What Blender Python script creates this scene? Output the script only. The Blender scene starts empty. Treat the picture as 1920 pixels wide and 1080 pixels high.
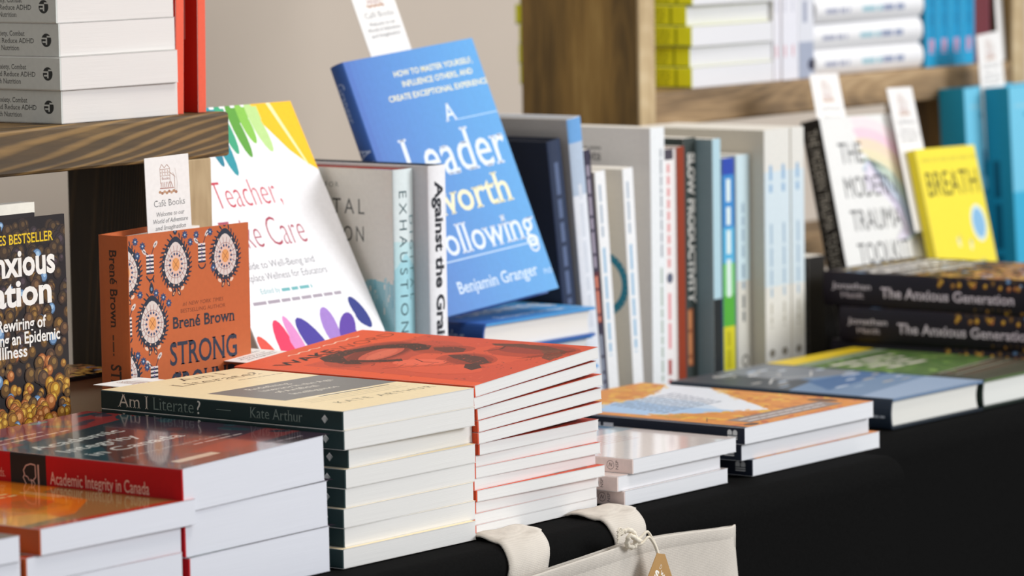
import bpy, bmesh, math, random
from mathutils import Matrix, Vector, Euler
random.seed(7)
PI = math.pi
S = bpy.context.scene
COL = S.collection
TZ = 0.75                                   # height of the table top above the floor

# ------------------------------------------------------------------ camera, world, light, exposure
CAM_POS = (-2.139, -1.806, 0.484 + TZ)
YAW, PITCH, ROLL = math.radians(52.3), math.radians(5.86), math.radians(-0.9)
fw = Vector((math.cos(PITCH) * math.sin(YAW), math.cos(PITCH) * math.cos(YAW), -math.sin(PITCH)))
rt = Vector((math.cos(YAW), -math.sin(YAW), 0.0))
up = rt.cross(fw)
r2 = rt * math.cos(ROLL) + up * math.sin(ROLL)
u2 = -rt * math.sin(ROLL) + up * math.cos(ROLL)
cd = bpy.data.cameras.new('camera')
cd.sensor_width = 36.0
cd.lens = 7500 * 36.0 / 1920
cd.clip_start, cd.clip_end = 0.05, 60
cd.dof.use_dof = True
cd.dof.focus_distance = 2.98
cd.dof.aperture_fstop = 8.0
cam = bpy.data.objects.new('camera', cd)
COL.objects.link(cam)
m3 = Matrix((r2, u2, -fw)).transposed()
cam.matrix_world = Matrix.Translation(CAM_POS) @ m3.to_4x4()
S.camera = cam

S.view_settings.view_transform = 'Standard'
S.view_settings.look = 'None'
S.view_settings.gamma = 1.0
S.view_settings.use_curve_mapping = False
S.view_settings.exposure = 0.0

w = bpy.data.worlds.new('room_light'); S.world = w
w.use_nodes = True
bg = w.node_tree.nodes['Background']
bg.inputs[0].default_value = (0.93, 0.96, 1.0, 1)
bg.inputs[1].default_value = 0.41

def area(name, loc, target, size, size_y, power, col):
    l = bpy.data.lights.new(name, 'AREA'); l.shape = 'RECTANGLE'
    l.size, l.size_y, l.energy, l.color = size, size_y, power, col
    o = bpy.data.objects.new(name, l); COL.objects.link(o)
    o.location = loc
    o.rotation_euler = (Vector(target) - Vector(loc)).to_track_quat('-Z', 'Y').to_euler()
    return o
area('window_daylight', (4.9, -6.2, 3.7), (0.6, 0.1, 0.85), 3.6, 2.6, 505, (0.97, 0.98, 1.0))
area('ceiling_lamp', (0.4, -0.5, 3.2), (0.5, 0.1, 0.8), 1.0, 1.0, 34, (1.0, 0.93, 0.84))

# ------------------------------------------------------------------ colours and materials
def lin(h):
    h = h.lstrip('#')
    out = []
    for i in (0, 2, 4):
        c = int(h[i:i + 2], 16) / 255
        out.append(c / 12.92 if c <= 0.04045 else ((c + 0.055) / 1.055) ** 2.4)
    return tuple(out)

def nodes(name):
    m = bpy.data.materials.new(name); m.use_nodes = True
    nt = m.node_tree
    return m, nt, nt.nodes['Principled BSDF']

def lk(nt, a, b): nt.links.new(a, b)

def print_mat(name, rough, spec=0.5, coat=0.0):
    m, nt, b = nodes(name)
    at = nt.nodes.new('ShaderNodeAttribute'); at.attribute_name = 'Ink'
    tc = nt.nodes.new('ShaderNodeTexCoord')
    nz = nt.nodes.new('ShaderNodeTexNoise'); nz.inputs['Scale'].default_value = 260; nz.inputs['Detail'].default_value = 3
    lk(nt, tc.outputs['Object'], nz.inputs['Vector'])
    mr = nt.nodes.new('ShaderNodeMapRange')
    mr.inputs[3].default_value = 0.93; mr.inputs[4].default_value = 1.07
    lk(nt, nz.outputs['Fac'], mr.inputs[0])
    mx = nt.nodes.new('ShaderNodeVectorMath'); mx.operation = 'SCALE'
    lk(nt, at.outputs['Color'], mx.inputs[0]); lk(nt, mr.outputs[0], mx.inputs['Scale'])
    lk(nt, mx.outputs[0], b.inputs['Base Color'])
    b.inputs['Roughness'].default_value = rough
    b.inputs['Specular IOR Level'].default_value = spec
    b.inputs['Coat Weight'].default_value = coat
    b.inputs['Coat Roughness'].default_value = 0.06
    bp = nt.nodes.new('ShaderNodeBump'); bp.inputs['Strength'].default_value = 0.05; bp.inputs['Distance'].default_value = 0.0005
    lk(nt, nz.outputs['Fac'], bp.inputs['Height']); lk(nt, bp.outputs[0], b.inputs['Normal'])
    return m
M_MATTE = print_mat('matte_printed_card', 0.62, 0.3)
M_SATIN = print_mat('satin_printed_card', 0.45, 0.25)
M_GLOSS = print_mat('glossy_printed_card', 0.16, 0.5, 0.6)

def page_mat():
    m, nt, b = nodes('page_edges')
    at = nt.nodes.new('ShaderNodeAttribute'); at.attribute_name = 'Ink'
    tc = nt.nodes.new('ShaderNodeTexCoord')
    mp = nt.nodes.new('ShaderNodeMapping'); mp.inputs['Scale'].default_value = (14, 14, 2600)
    lk(nt, tc.outputs['Object'], mp.inputs['Vector'])
    nz = nt.nodes.new('ShaderNodeTexNoise'); nz.inputs['Scale'].default_value = 1.0; nz.inputs['Detail'].default_value = 2
    lk(nt, mp.outputs[0], nz.inputs['Vector'])
    mr = nt.nodes.new('ShaderNodeMapRange'); mr.inputs[3].default_value = 0.93; mr.inputs[4].default_value = 1.04
    lk(nt, nz.outputs['Fac'], mr.inputs[0])
    mx = nt.nodes.new('ShaderNodeVectorMath'); mx.operation = 'SCALE'
    lk(nt, at.outputs['Color'], mx.inputs[0]); lk(nt, mr.outputs[0], mx.inputs['Scale'])
    lk(nt, mx.outputs[0], b.inputs['Base Color'])
    b.inputs['Roughness'].default_value = 0.85; b.inputs['Specular IOR Level'].default_value = 0.15
    bp = nt.nodes.new('ShaderNodeBump'); bp.inputs['Strength'].default_value = 0.25; bp.inputs['Distance'].default_value = 0.0004
    lk(nt, nz.outputs['Fac'], bp.inputs['Height']); lk(nt, bp.outputs[0], b.inputs['Normal'])
    return m
M_PAGE = page_mat()

def wood_mat(name, dark, mid, light, axis, ring=0.22):
    """planks: the grain runs along the local axis 'axis'"""
    m, nt, b = nodes(name)
    tc = nt.nodes.new('ShaderNodeTexCoord')
    mp = nt.nodes.new('ShaderNodeMapping')
    sc = [13.0, 13.0, 13.0]; sc[axis] = 1.5
    mp.inputs['Scale'].default_value = sc
    lk(nt, tc.outputs['Object'], mp.inputs['Vector'])
    big = nt.nodes.new('ShaderNodeTexNoise'); big.inputs['Scale'].default_value = 1.6; big.inputs['Detail'].default_value = 3
    lk(nt, mp.outputs[0], big.inputs['Vector'])
    con = nt.nodes.new('ShaderNodeTexNoise'); con.inputs['Scale'].default_value = 0.42; con.inputs['Detail'].default_value = 1.5
    lk(nt, mp.outputs[0], con.inputs['Vector'])
    mu = nt.nodes.new('ShaderNodeMath'); mu.operation = 'MULTIPLY'; mu.inputs[1].default_value = 560
    lk(nt, con.outputs['Fac'], mu.inputs[0])
    sn = nt.nodes.new('ShaderNodeMath'); sn.operation = 'SINE'; lk(nt, mu.outputs[0], sn.inputs[0])
    wv = nt.nodes.new('ShaderNodeMapRange'); wv.inputs[1].default_value = -0.2; wv.inputs[2].default_value = 1.0
    lk(nt, sn.outputs[0], wv.inputs[0])
    fine = nt.nodes.new('ShaderNodeTexNoise'); fine.inputs['Scale'].default_value = 14; fine.inputs['Detail'].default_value = 6
    lk(nt, mp.outputs[0], fine.inputs['Vector'])
    a1 = nt.nodes.new('ShaderNodeMath'); a1.operation = 'MULTIPLY_ADD'; a1.inputs[1].default_value = ring
    lk(nt, wv.outputs[0], a1.inputs[0]); lk(nt, big.outputs['Fac'], a1.inputs[2])
    a2 = nt.nodes.new('ShaderNodeMath'); a2.operation = 'MULTIPLY_ADD'; a2.inputs[1].default_value = 0.35
    lk(nt, fine.outputs['Fac'], a2.inputs[0]); lk(nt, a1.outputs[0], a2.inputs[2])
    rp = nt.nodes.new('ShaderNodeValToRGB')
    e = rp.color_ramp.elements
    e[0].position = 0.5; e[0].color = (*lin(dark), 1)
    e[1].position = 1.12; e[1].color = (*lin(light), 1)
    k = e.new(0.78); k.color = (*lin(mid), 1)
    lk(nt, a2.outputs[0], rp.inputs[0]); lk(nt, rp.outputs[0], b.inputs['Base Color'])
    b.inputs['Roughness'].default_value = 0.6
    bp = nt.nodes.new('ShaderNodeBump'); bp.inputs['Strength'].default_value = 0.3; bp.inputs['Distance'].default_value = 0.001
    lk(nt, a2.outputs[0], bp.inputs['Height']); lk(nt, bp.outputs[0], b.inputs['Normal'])
    return m
M_WOODX = wood_mat('stained_plank', '261B0A', '523D1C', '8C6C3A', 0)
M_WOODD = wood_mat('shade_darkened_post', '1E170C', '3A2C18', '5A4728', 2)  # shade under the shelf is put into this darker post colour
M_WOODZ = wood_mat('stained_post', '5E4822', '94733A', 'BC9C5C', 2, 0.06)
M_WOODE = wood_mat('lit_edge_tone', '9A8058', 'BCA47C', 'D8C6A2', 2, 0.06)  # light on the posts' front edges, put into the colour
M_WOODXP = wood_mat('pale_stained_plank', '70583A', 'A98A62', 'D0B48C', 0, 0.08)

def plain_mat(name, col, rough, nscale, var, bump=0.0, dist=0.001, weave=False, spec=0.25):
    m, nt, b = nodes(name)
    tc = nt.nodes.new('ShaderNodeTexCoord')
    nz = nt.nodes.new('ShaderNodeTexNoise'); nz.inputs['Scale'].default_value = nscale; nz.inputs['Detail'].default_value = 5
    lk(nt, tc.outputs['Object'], nz.inputs['Vector'])
    src = nz.outputs['Fac']
    if weave:
        ads = []
        for d in ('X', 'Z'):
            wv = nt.nodes.new('ShaderNodeTexWave'); wv.bands_direction = d
            wv.inputs['Scale'].default_value = weave; wv.inputs['Distortion'].default_value = 2.5; wv.inputs['Detail'].default_value = 2
            lk(nt, tc.outputs['Object'], wv.inputs['Vector']); ads.append(wv)
        ad = nt.nodes.new('ShaderNodeMath'); ad.operation = 'ADD'
        lk(nt, ads[0].outputs['Fac'], ad.inputs[0]); lk(nt, ads[1].outputs['Fac'], ad.inputs[1])
        hf = nt.nodes.new('ShaderNodeMath'); hf.operation = 'MULTIPLY_ADD'; hf.inputs[1].default_value = 0.25
        lk(nt, ad.outputs[0], hf.inputs[0])
        h2 = nt.nodes.new('ShaderNodeMath'); h2.operation = 'MULTIPLY'; h2.inputs[1].default_value = 0.5
        lk(nt, nz.outputs['Fac'], h2.inputs[0]); lk(nt, h2.outputs[0], hf.inputs[2])
        src = hf.outputs[0]
    mr = nt.nodes.new('ShaderNodeMapRange'); mr.inputs[3].default_value = 1 - var; mr.inputs[4].default_value = 1 + var
    lk(nt, src, mr.inputs[0])
    mx = nt.nodes.new('ShaderNodeVectorMath'); mx.operation = 'SCALE'; mx.inputs[0].default_value = lin(col)
    lk(nt, mr.outputs[0], mx.inputs['Scale']); lk(nt, mx.outputs[0], b.inputs['Base Color'])
    b.inputs['Roughness'].default_value = rough; b.inputs['Specular IOR Level'].default_value = spec
    if bump:
        bp = nt.nodes.new('ShaderNodeBump'); bp.inputs['Strength'].default_value = bump; bp.inputs['Distance'].default_value = dist
        lk(nt, src, bp.inputs['Height']); lk(nt, bp.outputs[0], b.inputs['Normal'])
    return m
M_WALL = plain_mat('beige_plaster', 'CDC0B2', 0.9, 6, 0.05, 0.1)
M_FLOOR = plain_mat('grey_concrete', '8E8880', 0.7, 3, 0.15, 0.1)
M_CLOTH = plain_mat('black_table_linen', '101010', 0.95, 420, 0.35, 0.4, 0.0006, spec=0.04)
M_LINEN = plain_mat('natural_linen', 'CBC4BA', 0.9, 60, 0.16, 0.5, 0.0006, weave=260)
M_STRING = plain_mat('cotton_string', 'E2D9C8', 0.9, 400, 0.15, 0.4, 0.0004)
M_KRAFT = plain_mat('kraft_card', 'B08A58', 0.85, 90, 0.12, 0.1, 0.0003)

# ------------------------------------------------------------------ lettering: glyph outlines turned to meshes
_gl = {}
def glyph(ch, weight):
    """(verts, tris, advance) of one letter, cap height = 1"""
    weight = max(weight, -0.014)
    k = (ch, weight)
    if k in _gl: return _gl[k]
    def mesh_of(body):
        c = bpy.data.curves.new('t', 'FONT'); c.body = body; c.size = 1.0; c.resolution_u = 3; c.offset = weight
        c.fill_mode = 'FRONT'
        o = bpy.data.objects.new('t', c); COL.objects.link(o)
        dg = bpy.context.evaluated_depsgraph_get(); dg.update()
        ev = o.evaluated_get(dg); me = ev.to_mesh()
        vs = [(v.co.x, v.co.y) for v in me.vertices]; fs = [tuple(p.vertices) for p in me.polygons]
        ev.to_mesh_clear()
        bpy.data.objects.remove(o); bpy.data.curves.remove(c)
        return vs, fs
    if 'cap' not in _gl:
        _gl['cap'] = None
        vs, _ = mesh_of('H'); _gl['cap'] = max(v[1] for v in vs)
    cap = _gl['cap']
    kk = ('HH', weight)
    if kk not in _gl:
        vs, _ = mesh_of('HH'); _gl[kk] = max(v[0] for v in vs)
    vs3, _ = mesh_of('H' + ch + 'H')
    adv = (max(v[0] for v in vs3) - _gl[kk]) / cap
    if ch == ' ':
        r = ([], [], adv)
    else:
        vs, fs = mesh_of(ch)
        r = ([(x / cap, y / cap) for x, y in vs], fs, adv)
    _gl[k] = r
    return r

def serifs(vs, fs):
    """small slab ends on the stems of a sans letter"""
    cnt = {}
    for f in fs:
        for i in range(len(f)):
            e = tuple(sorted((f[i], f[(i + 1) % len(f)])))
            cnt[e] = cnt.get(e, 0) + 1
    segs = []
    for (a, b), n in cnt.items():
        if n == 1 and abs(vs[a][1] - vs[b][1]) < 0.012:
            segs.append((min(vs[a][0], vs[b][0]), max(vs[a][0], vs[b][0]), vs[a][1]))
    nv, nf = [], []
    for x0, x1, y in segs:
        if 0.02 < x1 - x0 < 0.3 and (abs(y) < 0.03 or 0.66 < y < 1.1):
            th = 0.055 if y < 0.3 else -0.055
            s = 0.085
            i = len(vs) + len(nv)
            nv += [(x0 - s, y), (x1 + s, y), (x1 + s * .8, y + th), (x0 - s * .8, y + th)]
            nf.append((i, i + 1, i + 2, i + 3))
    return vs + nv, fs + nf

def text_polys(s, cap, width=None, weight=0.0, serif=False, italic=0.0, xs=0.86, spacing=0.0):
    """list of polygons (2-D, origin at the baseline start) and the text's total width"""
    x = 0.0; polys = []
    for ch in s:
        vs, fs, adv = glyph(ch, weight)
        if vs:
            if serif: vs, fs = serifs(list(vs), list(fs))
            P = [(x + vx + italic * vy, vy) for vx, vy in vs]
            polys += [[P[i] for i in f] for f in fs]
        x += adv + spacing
    k = (width / (x * cap)) if width else xs
    return [[(px * cap * k, py * cap) for px, py in p] for p in polys], x * cap * k

# ------------------------------------------------------------------ mesh builder with one ink colour per face
class MB:
    def __init__(self): self.v, self.f, self.c, self.m = [], [], [], []
    def face(self, pts, col, mat=0):
        i = len(self.v); self.v += [tuple(p) for p in pts]
        self.f.append(tuple(range(i, i + len(pts)))); self.c.append(col); self.m.append(mat)
    def grid(self, rows, col, mat=0):
        """rows of equal length -> quads"""
        i = len(self.v); n = len(rows[0])
        for r in rows: self.v += [tuple(p) for p in r]
        for a in range(len(rows) - 1):
            for b in range(n - 1):
                self.f.append((i + a * n + b, i + a * n + b + 1, i + (a + 1) * n + b + 1, i + (a + 1) * n + b))
                self.c.append(col); self.m.append(mat)
    def box(self, a, b, col, mat=0):
        x0, y0, z0 = a; x1, y1, z1 = b
        P = [(x0, y0, z0), (x1, y0, z0), (x1, y1, z0), (x0, y1, z0), (x0, y0, z1), (x1, y0, z1), (x1, y1, z1), (x0, y1, z1)]
        i = len(self.v); self.v += P
        for q in ((0, 3, 2, 1), (4, 5, 6, 7), (0, 1, 5, 4), (1, 2, 6, 5), (2, 3, 7, 6), (3, 0, 4, 7)):
            self.f.append(tuple(i + k for k in q)); self.c.append(col); self.m.append(mat)
    def prism_y(self, prof, y0, y1, col, mat=0, smooth_caps=True):
        """closed x-z profile swept along y"""
        n = len(prof); i = len(self.v)
        self.v += [(x, y0, z) for x, z in prof] + [(x, y1, z) for x, z in prof]
        for k in range(n):
            j = (k + 1) % n
            self.f.append((i + k, i + j, i + n + j, i + n + k)); self.c.append(col); self.m.append(mat)
        self.f.append(tuple(i + k for k in range(n))[::-1]); self.c.append(col); self.m.append(mat)
        self.f.append(tuple(i + n + k for k in range(n))); self.c.append(col); self.m.append(mat)
    def build(self, name, mats, parent=None, smooth=False, fix=False):
        me = bpy.data.meshes.new(name); me.from_pydata(self.v, [], self.f)
        at = me.attributes.new('Ink', 'FLOAT_COLOR', 'FACE')
        for k, c in enumerate(self.c): at.data[k].color = (*lin(c), 1) if isinstance(c, str) else (*c, 1)
        if not isinstance(mats, (list, tuple)): mats = [mats]
        for mt in mats: me.materials.append(mt)
        for k, mi in enumerate(self.m): me.polygons[k].material_index = mi
        if fix:
            bm = bmesh.new(); bm.from_mesh(me); bmesh.ops.recalc_face_normals(bm, faces=bm.faces); bm.to_mesh(me); bm.free()
        if smooth:
            for p in me.polygons: p.use_smooth = True
        me.update()
        o = bpy.data.objects.new(name, me); COL.objects.link(o)
        if parent is not None: o.parent = parent
        return o

def tag(o, label, cat, group=None, kind=None):
    if label: o['label'] = label
    if cat: o['category'] = cat
    if group: o['group'] = group
    if kind: o['kind'] = kind
    return o

def clip(poly, x0, y0, x1, y1):
    for ax, lim, sg in ((0, x0, 1), (0, x1, -1), (1, y0, 1), (1, y1, -1)):
        out = []
        for i in range(len(poly)):
            a, b = poly[i - 1], poly[i]
            da, db = (a[ax] - lim) * sg, (b[ax] - lim) * sg
            if (da >= 0) != (db >= 0):
                t = da / (da - db); out.append((a[0] + (b[0] - a[0]) * t, a[1] + (b[1] - a[1]) * t))
            if db >= 0: out.append(b)
        poly = out
        if len(poly) < 3: return []
    return poly

class Panel:
    """artwork on one face of a book, in millimetres"""
    def __init__(self, W, H): self.W, self.H, self.L, self.items, self.k = W, H, 1, [], 0
    def up(self): self.L += 1
    def poly(self, pts, col, same=False):
        if not same: self.k += 1
        q = clip(list(pts), 0, 0, self.W, self.H)
        if len(q) >= 3: self.items.append((self.L, self.k, q, col))
    def rect(self, x0, y0, x1, y1, col, n=1):
        for k in range(n):
            a, b = x0 + (x1 - x0) * k / n, x0 + (x1 - x0) * (k + 1) / n
            self.poly([(a, y0), (b, y0), (b, y1), (a, y1)], col)
    def ell(self, cx, cy, rx, ry, col, rot=0.0, n=14, tear=0.0):
        P = []
        for i in range(n):
            t = 2 * PI * i / n
            x, y = rx * math.cos(t), ry * math.sin(t)
            if tear and y > 0: x *= 1 - tear * (y / ry) ** 1.5; y *= 1 + tear * .5
            P.append((cx + x * math.cos(rot) - y * math.sin(rot), cy + x * math.sin(rot) + y * math.cos(rot)))
        self.poly(P, col)
    def line(self, pts, wd, col):
        for (ax, ay), (bx, by) in zip(pts, pts[1:]):
            d = math.hypot(bx - ax, by - ay) or 1e-6
            nx, ny = -(by - ay) / d * wd / 2, (bx - ax) / d * wd / 2
            self.poly([(ax + nx, ay + ny), (ax - nx, ay - ny), (bx - nx, by - ny), (bx + nx, by + ny)], col)
    def ring(self, cx, cy, r, wd, col, a0=0, a1=360, n=28):
        P = [(cx + r * math.cos(math.radians(a0 + (a1 - a0) * i / n)), cy + r * math.sin(math.radians(a0 + (a1 - a0) * i / n))) for i in range(n + 1)]
        self.line(P, wd, col)
    def text(self, s, x, y, cap, col, width=None, align='l', rot=0.0, **kw):
        polys, wd = text_polys(s, cap, width, **kw)
        ox = {'l': 0, 'c': -wd / 2, 'r': -wd}[align]
        c, sn = math.cos(rot), math.sin(rot)
        self.k += 1
        for p in polys:
            self.poly([(x + (px + ox) * c - py * sn, y + (px + ox) * sn + py * c) for px, py in p], col, True)
        return wd
    def bars(self, x0, x1, y, h, col, seed=0):
        """a line of words too small to read"""
        r = random.Random(seed + int(x0 * 7 + y * 13)); x = x0
        while x < x1 - 1:
            l = min(r.uniform(3, 9) * h / 1.6 * .7, x1 - x)
            self.poly([(x, y), (x + l, y), (x + l, y + h * .62), (x, y + h * .62)], col)
            x += l + h * .45

def strips(pts, cuts, ax):
    """a polygon cut into strips so that it can follow a curved face"""
    lo, hi = min(p[ax] for p in pts), max(p[ax] for p in pts)
    cs = [c for c in cuts if lo + 1e-6 < c < hi - 1e-6]
    if not cs: return [pts]
    ed = [lo] + cs + [hi]; out = []
    for a, b in zip(ed, ed[1:]):
        q = clip(list(pts), -1e4, a, 1e4, b) if ax else clip(list(pts), a, -1e4, b, 1e4)
        if len(q) >= 3: out.append(q)
    return out
def stamp(mb, panel, fn, mat=0, cuts=(), ax=1):
    """fn(u, v, lift) -> local point; u, v in metres"""
    if panel is None: return
    order = {}                                       # later ink lies on the earlier ink it overlaps
    for L, k, pts, col in panel.items:
        bb = order.setdefault((L, k), [1e9, 1e9, -1e9, -1e9])
        for x, y in pts: bb[0], bb[1], bb[2], bb[3] = min(bb[0], x), min(bb[1], y), max(bb[2], x), max(bb[3], y)
    layer, done = {}, []
    for key in sorted(order):
        x0, y0, x1, y1 = order[key]
        layer[key] = n = 1 + max([d[4] for d in done if d[0] < x1 and d[2] > x0 and d[1] < y1 and d[3] > y0], default=0)
        done.append((x0, y0, x1, y1, n))
    for L, k, pts, col in panel.items:
        lift = 0.00004 + layer[(L, k)] * 4e-6
        for q in strips(pts, cuts, ax):
            mb.face([fn(x / 1000, y / 1000, lift) for x, y in q], col, mat)

# ------------------------------------------------------------------ books
class BookKind:
    """x: spine -> fore-edge, y: tail -> head, z: back -> front; the root sits at spine / tail / back."""
    def __init__(self, name, W, H, T, front, spine=None, back=None, pages='E6E6E4', hard=False, mat=None, T1=None,
                 fp=None, sp=None, bp=None, bulge=0.0, inner='F0EEE8', r=0.0012):
        self.__dict__.update(locals())
        self.spine_c = spine or front; self.back_c = back or front
        self.T1 = T if T1 is None else T1
        self.mat = mat or M_SATIN
        self.parts = None

    def top(self, x):
        k = max(0, min(1, x / self.W))
        return self.T + (self.T1 - self.T) * (k ** 0.8 * 1.0 if self.T1 > self.T else k)

    def make(self):
        W, H, T = self.W, self.H, self.T
        hard = self.hard
        c = 0.0024 if hard else 0.00025
        ov = 0.0028 if hard else 0.0
        root = bpy.data.objects.new(self.name, None); root.empty_display_size = 0.02
        COL.objects.link(root)
        hinge = 0.0
        N = 10
        xs = [hinge + (W - hinge) * i / N for i in range(N + 1)]
        # front cover
        mb = MB()
        prof = [(x, self.top(x)) for x in xs] + [(x, self.top(x) - c) for x in reversed(xs)]
        mb.prism_y(prof, 0, H, self.front if hard else self.pages)
        if not hard: mb.grid([[(x, y, self.top(x) + .00002) for x in xs] for y in (0, H)], self.front)
        stamp(mb, self.fp, lambda u, v, l: (u, v, self.top(u) + l), cuts=[x * 1000 for x in xs] if self.T1 != T else (), ax=0)
        if hard:
            mb.box((c * 2, .004, self.top(0) - c - .0002), (W - .004, H - .004, self.top(0) - c + .0001), self.inner)
        fc = mb.build('front_cover', self.mat, root)
        # back cover
        mb = MB()
        mb.prism_y([(x, 0) for x in xs] + [(x, c) for x in reversed(xs)], 0, H, self.back_c if hard else self.pages)
        if not hard: mb.grid([[(x, y, -.00002) for x in xs] for y in (H, 0)], self.back_c)
        stamp(mb, self.bp, lambda u, v, l: (W - u, v, -l))
        bc = mb.build('back_cover', self.mat, root)
        # spine: a bent strip, flat for paperbacks, rounded for hardcovers
        b = self.bulge
        K = 9
        def sx(z):
            s = max(0.0, min(1.0, z / T))
            e = self.r
            edge = 0.0
            d = min(s, 1 - s) * T
            if d < e: edge = e - math.sqrt(max(0, e * e - (e - d) ** 2))
            return -b * math.sin(PI * s) ** .6 + edge - 0.0004
        zs = [0, .0003, .0008, .002] + [T * k / K for k in range(1, K)] + [T - .002, T - .0008, T - .0003, T]
        zs = sorted(set(z for z in zs if 0 <= z <= T))
        mb = MB()
        out = [(sx(z), z) for z in zs]
        if self.r: out[0] = (self.r - .0004, 0); out[-1] = (self.r - .0004, T)
        inn = [(sx(z) + (0.0016 if hard else 0.0007) + .0006, min(max(z, .0002), T - .0002)) for z in reversed(zs)]
        mb.prism_y(out + inn, 0, H, self.spine_c)
        stamp(mb, self.sp, lambda u, v, l: (sx(v) - l, H - u, v), cuts=[z * 1000 for z in zs], ax=1)
        sp = mb.build('spine', M_SATIN if self.mat is M_GLOSS else self.mat, root)
        # page block
        mb = MB()
        x0 = 0.0012 if not hard else 0.003 - b * .6
        x1 = W - (0.0006 if not hard else .004)
        y0, y1 = (.0001, H - .0001) if not hard else (ov + .0006, H - ov - .0006)
        P = []
        n = 10
        g = 0.0 if not hard else .0006
        cons = (lambda x: self.top(x) - c - .00015)
        for i in range(n + 1):
            x = x0 + (x1 - x0) * i / n; P.append((x, c + .00015))
        if hard:                                     # the fore-edge curves inward, the spine side outward
            zt = cons(x1)
            P += [(x1 - .003 * math.sin(PI * k / 6), c + (zt - c) * k / 6) for k in range(1, 6)]
        for i in range(n + 1):
            x = x1 + (x0 - x1) * i / n; P.append((x, cons(x)))
        if hard:
            P += [(x0 - b * .5 * math.sin(PI * k / 5), cons(x0) + (c - cons(x0)) * k / 5) for k in range(1, 5)]
        mb.prism_y(P, y0, y1, self.pages)
        pb = mb.build('page_block', M_PAGE, root)
        self.parts = root
        return root

    def place(self, loc, rot, label, group=None, cat='book'):
        """rot: 3x3 matrix; the first call moves the built book, later calls copy it and its parts"""
        if not getattr(self, 'used', False):
            o = self.make(); self.used = True; self.src = o
        else:
            o = self.src.copy(); COL.objects.link(o)
            for ch in self.src.children:
                d = ch.copy(); COL.objects.link(d); d.parent = o
        for k in ('label', 'group', 'category'):
            if k in o: del o[k]
        o.location = (loc[0], loc[1], loc[2] + TZ)
        o.rotation_euler = rot.to_euler()
        return tag(o, label, cat, group)

FLAT = Matrix.Identity(3)
FRONT = Matrix.Rotation(PI / 2, 3, 'X')                 # stands, front cover towards the room
BACK = Matrix(((0, 0, 1), (1, 0, 0), (0, 1, 0)))        # stands, spine towards the room
SIDE = Matrix.Rotation(PI / 2, 3, 'Z')                  # lies, spine towards the room
def turn(a=0, b=0, c=0):
    return Matrix.Rotation(math.radians(c), 3, 'Z') @ Matrix.Rotation(math.radians(b), 3, 'Y') @ Matrix.Rotation(math.radians(a), 3, 'X')
#==SETTING==

# ------------------------------------------------------------------ the setting
def slab(name, a, b, mat):
    mb = MB(); mb.box(a, b, 'FFFFFF'); o = mb.build(name, mat); o['kind'] = 'structure'; return o
slab('floor', (-4, -6, -0.05), (6, 1.4, 0), M_FLOOR)
slab('wall_back', (-4, 1.4, 0), (6, 1.5, 3.2), M_WALL)

# black cloths draped over two tables that stand side by side
def cloth(x0, x1, yf, yb, label, seed, fold=0.006):
    mb = MB(); R = 0.02; rows = []
    prof = [(yb, TZ - .001)] + [(yb + (yf + R - yb) * k / 14, TZ - .001) for k in range(1, 15)]
    prof += [(yf + R - R * math.sin(a), TZ - .001 - R + R * math.cos(a)) for a in [PI / 2 * k / 8 for k in range(1, 9)]]
    z0 = prof[-1][1]
    prof += [(yf, z0 + (0.012 - z0) * k / 26) for k in range(1, 27)]
    n = 120; r = random.Random(seed); ph = [r.uniform(0, 6) for _ in range(4)]
    for i in range(n + 1):
        x = x0 + (x1 - x0) * i / n; row = []
        for y, z in prof:
            d = max(0, TZ - .05 - z)
            s = math.sin(x * 9 + ph[0]) + .6 * math.sin(x * 17 + ph[1]) + .35 * math.sin(x * 31 + ph[2])
            row.append((x, y - abs(d) ** .8 * fold * 6 * (.4 + .3 * s), z))
        rows.append(row)
    mb.grid(rows, '131312')
    for rw in (rows[0], rows[-1]):                      # the sides hang down too
        q = [(x, y, z) for x, y, z in rw]
        for a, b in zip(q, q[1:]):
            if a[2] > .02: mb.face([a, b, (b[0], b[1], .012), (a[0], a[1], .012)], '131312')
    mb.grid([[p for p in [(x0, yb, TZ - .001), (x0, yb, .012)]], [(x1, yb, TZ - .001), (x1, yb, .012)]], '131312')
    o = mb.build('tablecloth', M_CLOTH, smooth=True)
    return tag(o, label, 'tablecloth', 'black cloths over the tables')
cloth(-1.3, 0.668, -0.047, 0.85, 'black cloth on the nearer table, with a linen bag hanging over its edge', 3)
cloth(0.672, 2.7, 0.022, 0.86, 'black cloth on the farther table, under the two thick flat hardcovers', 9)

# two shelf units of stained planks
def plank(name, a, b, mat, parent, rnd=0.0025):
    c = [(a[i] + b[i]) / 2 for i in range(3)]
    mb = MB(); mb.box([a[i] - c[i] for i in range(3)], [b[i] - c[i] for i in range(3)], 'FFFFFF')
    o = mb.build(name, mat, parent)
    bm = bmesh.new(); bm.from_mesh(o.data)
    bmesh.ops.bevel(bm, geom=list(bm.edges), offset=rnd, segments=2, affect='EDGES', profile=.5); bm.to_mesh(o.data); bm.free()
    o.location = c
    return o
def unit(label, loc):
    o = bpy.data.objects.new('shelf_unit', None); o.location = loc; COL.objects.link(o)
    return tag(o, label, 'shelf')
u = unit('dark stained plank shelf carrying the stack of grey-spined books', (0, 0.33, TZ))
plank('shelf_board', (-1.0, 0, 0.2655), (0.258, 0.225, 0.301), M_WOODX, u)
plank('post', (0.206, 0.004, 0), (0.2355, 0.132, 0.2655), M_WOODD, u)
plank('lit_edge_strip', (0.206, 0.0005, 0), (0.2355, 0.004, 0.2655), M_WOODE, u, .001)['label'] = 'post edge painted pale as if lit'  # strip added to paint the light on the post's front edge
plank('post', (-0.95, 0.004, 0), (-0.92, 0.132, 0.2655), M_WOODD, u)
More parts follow.
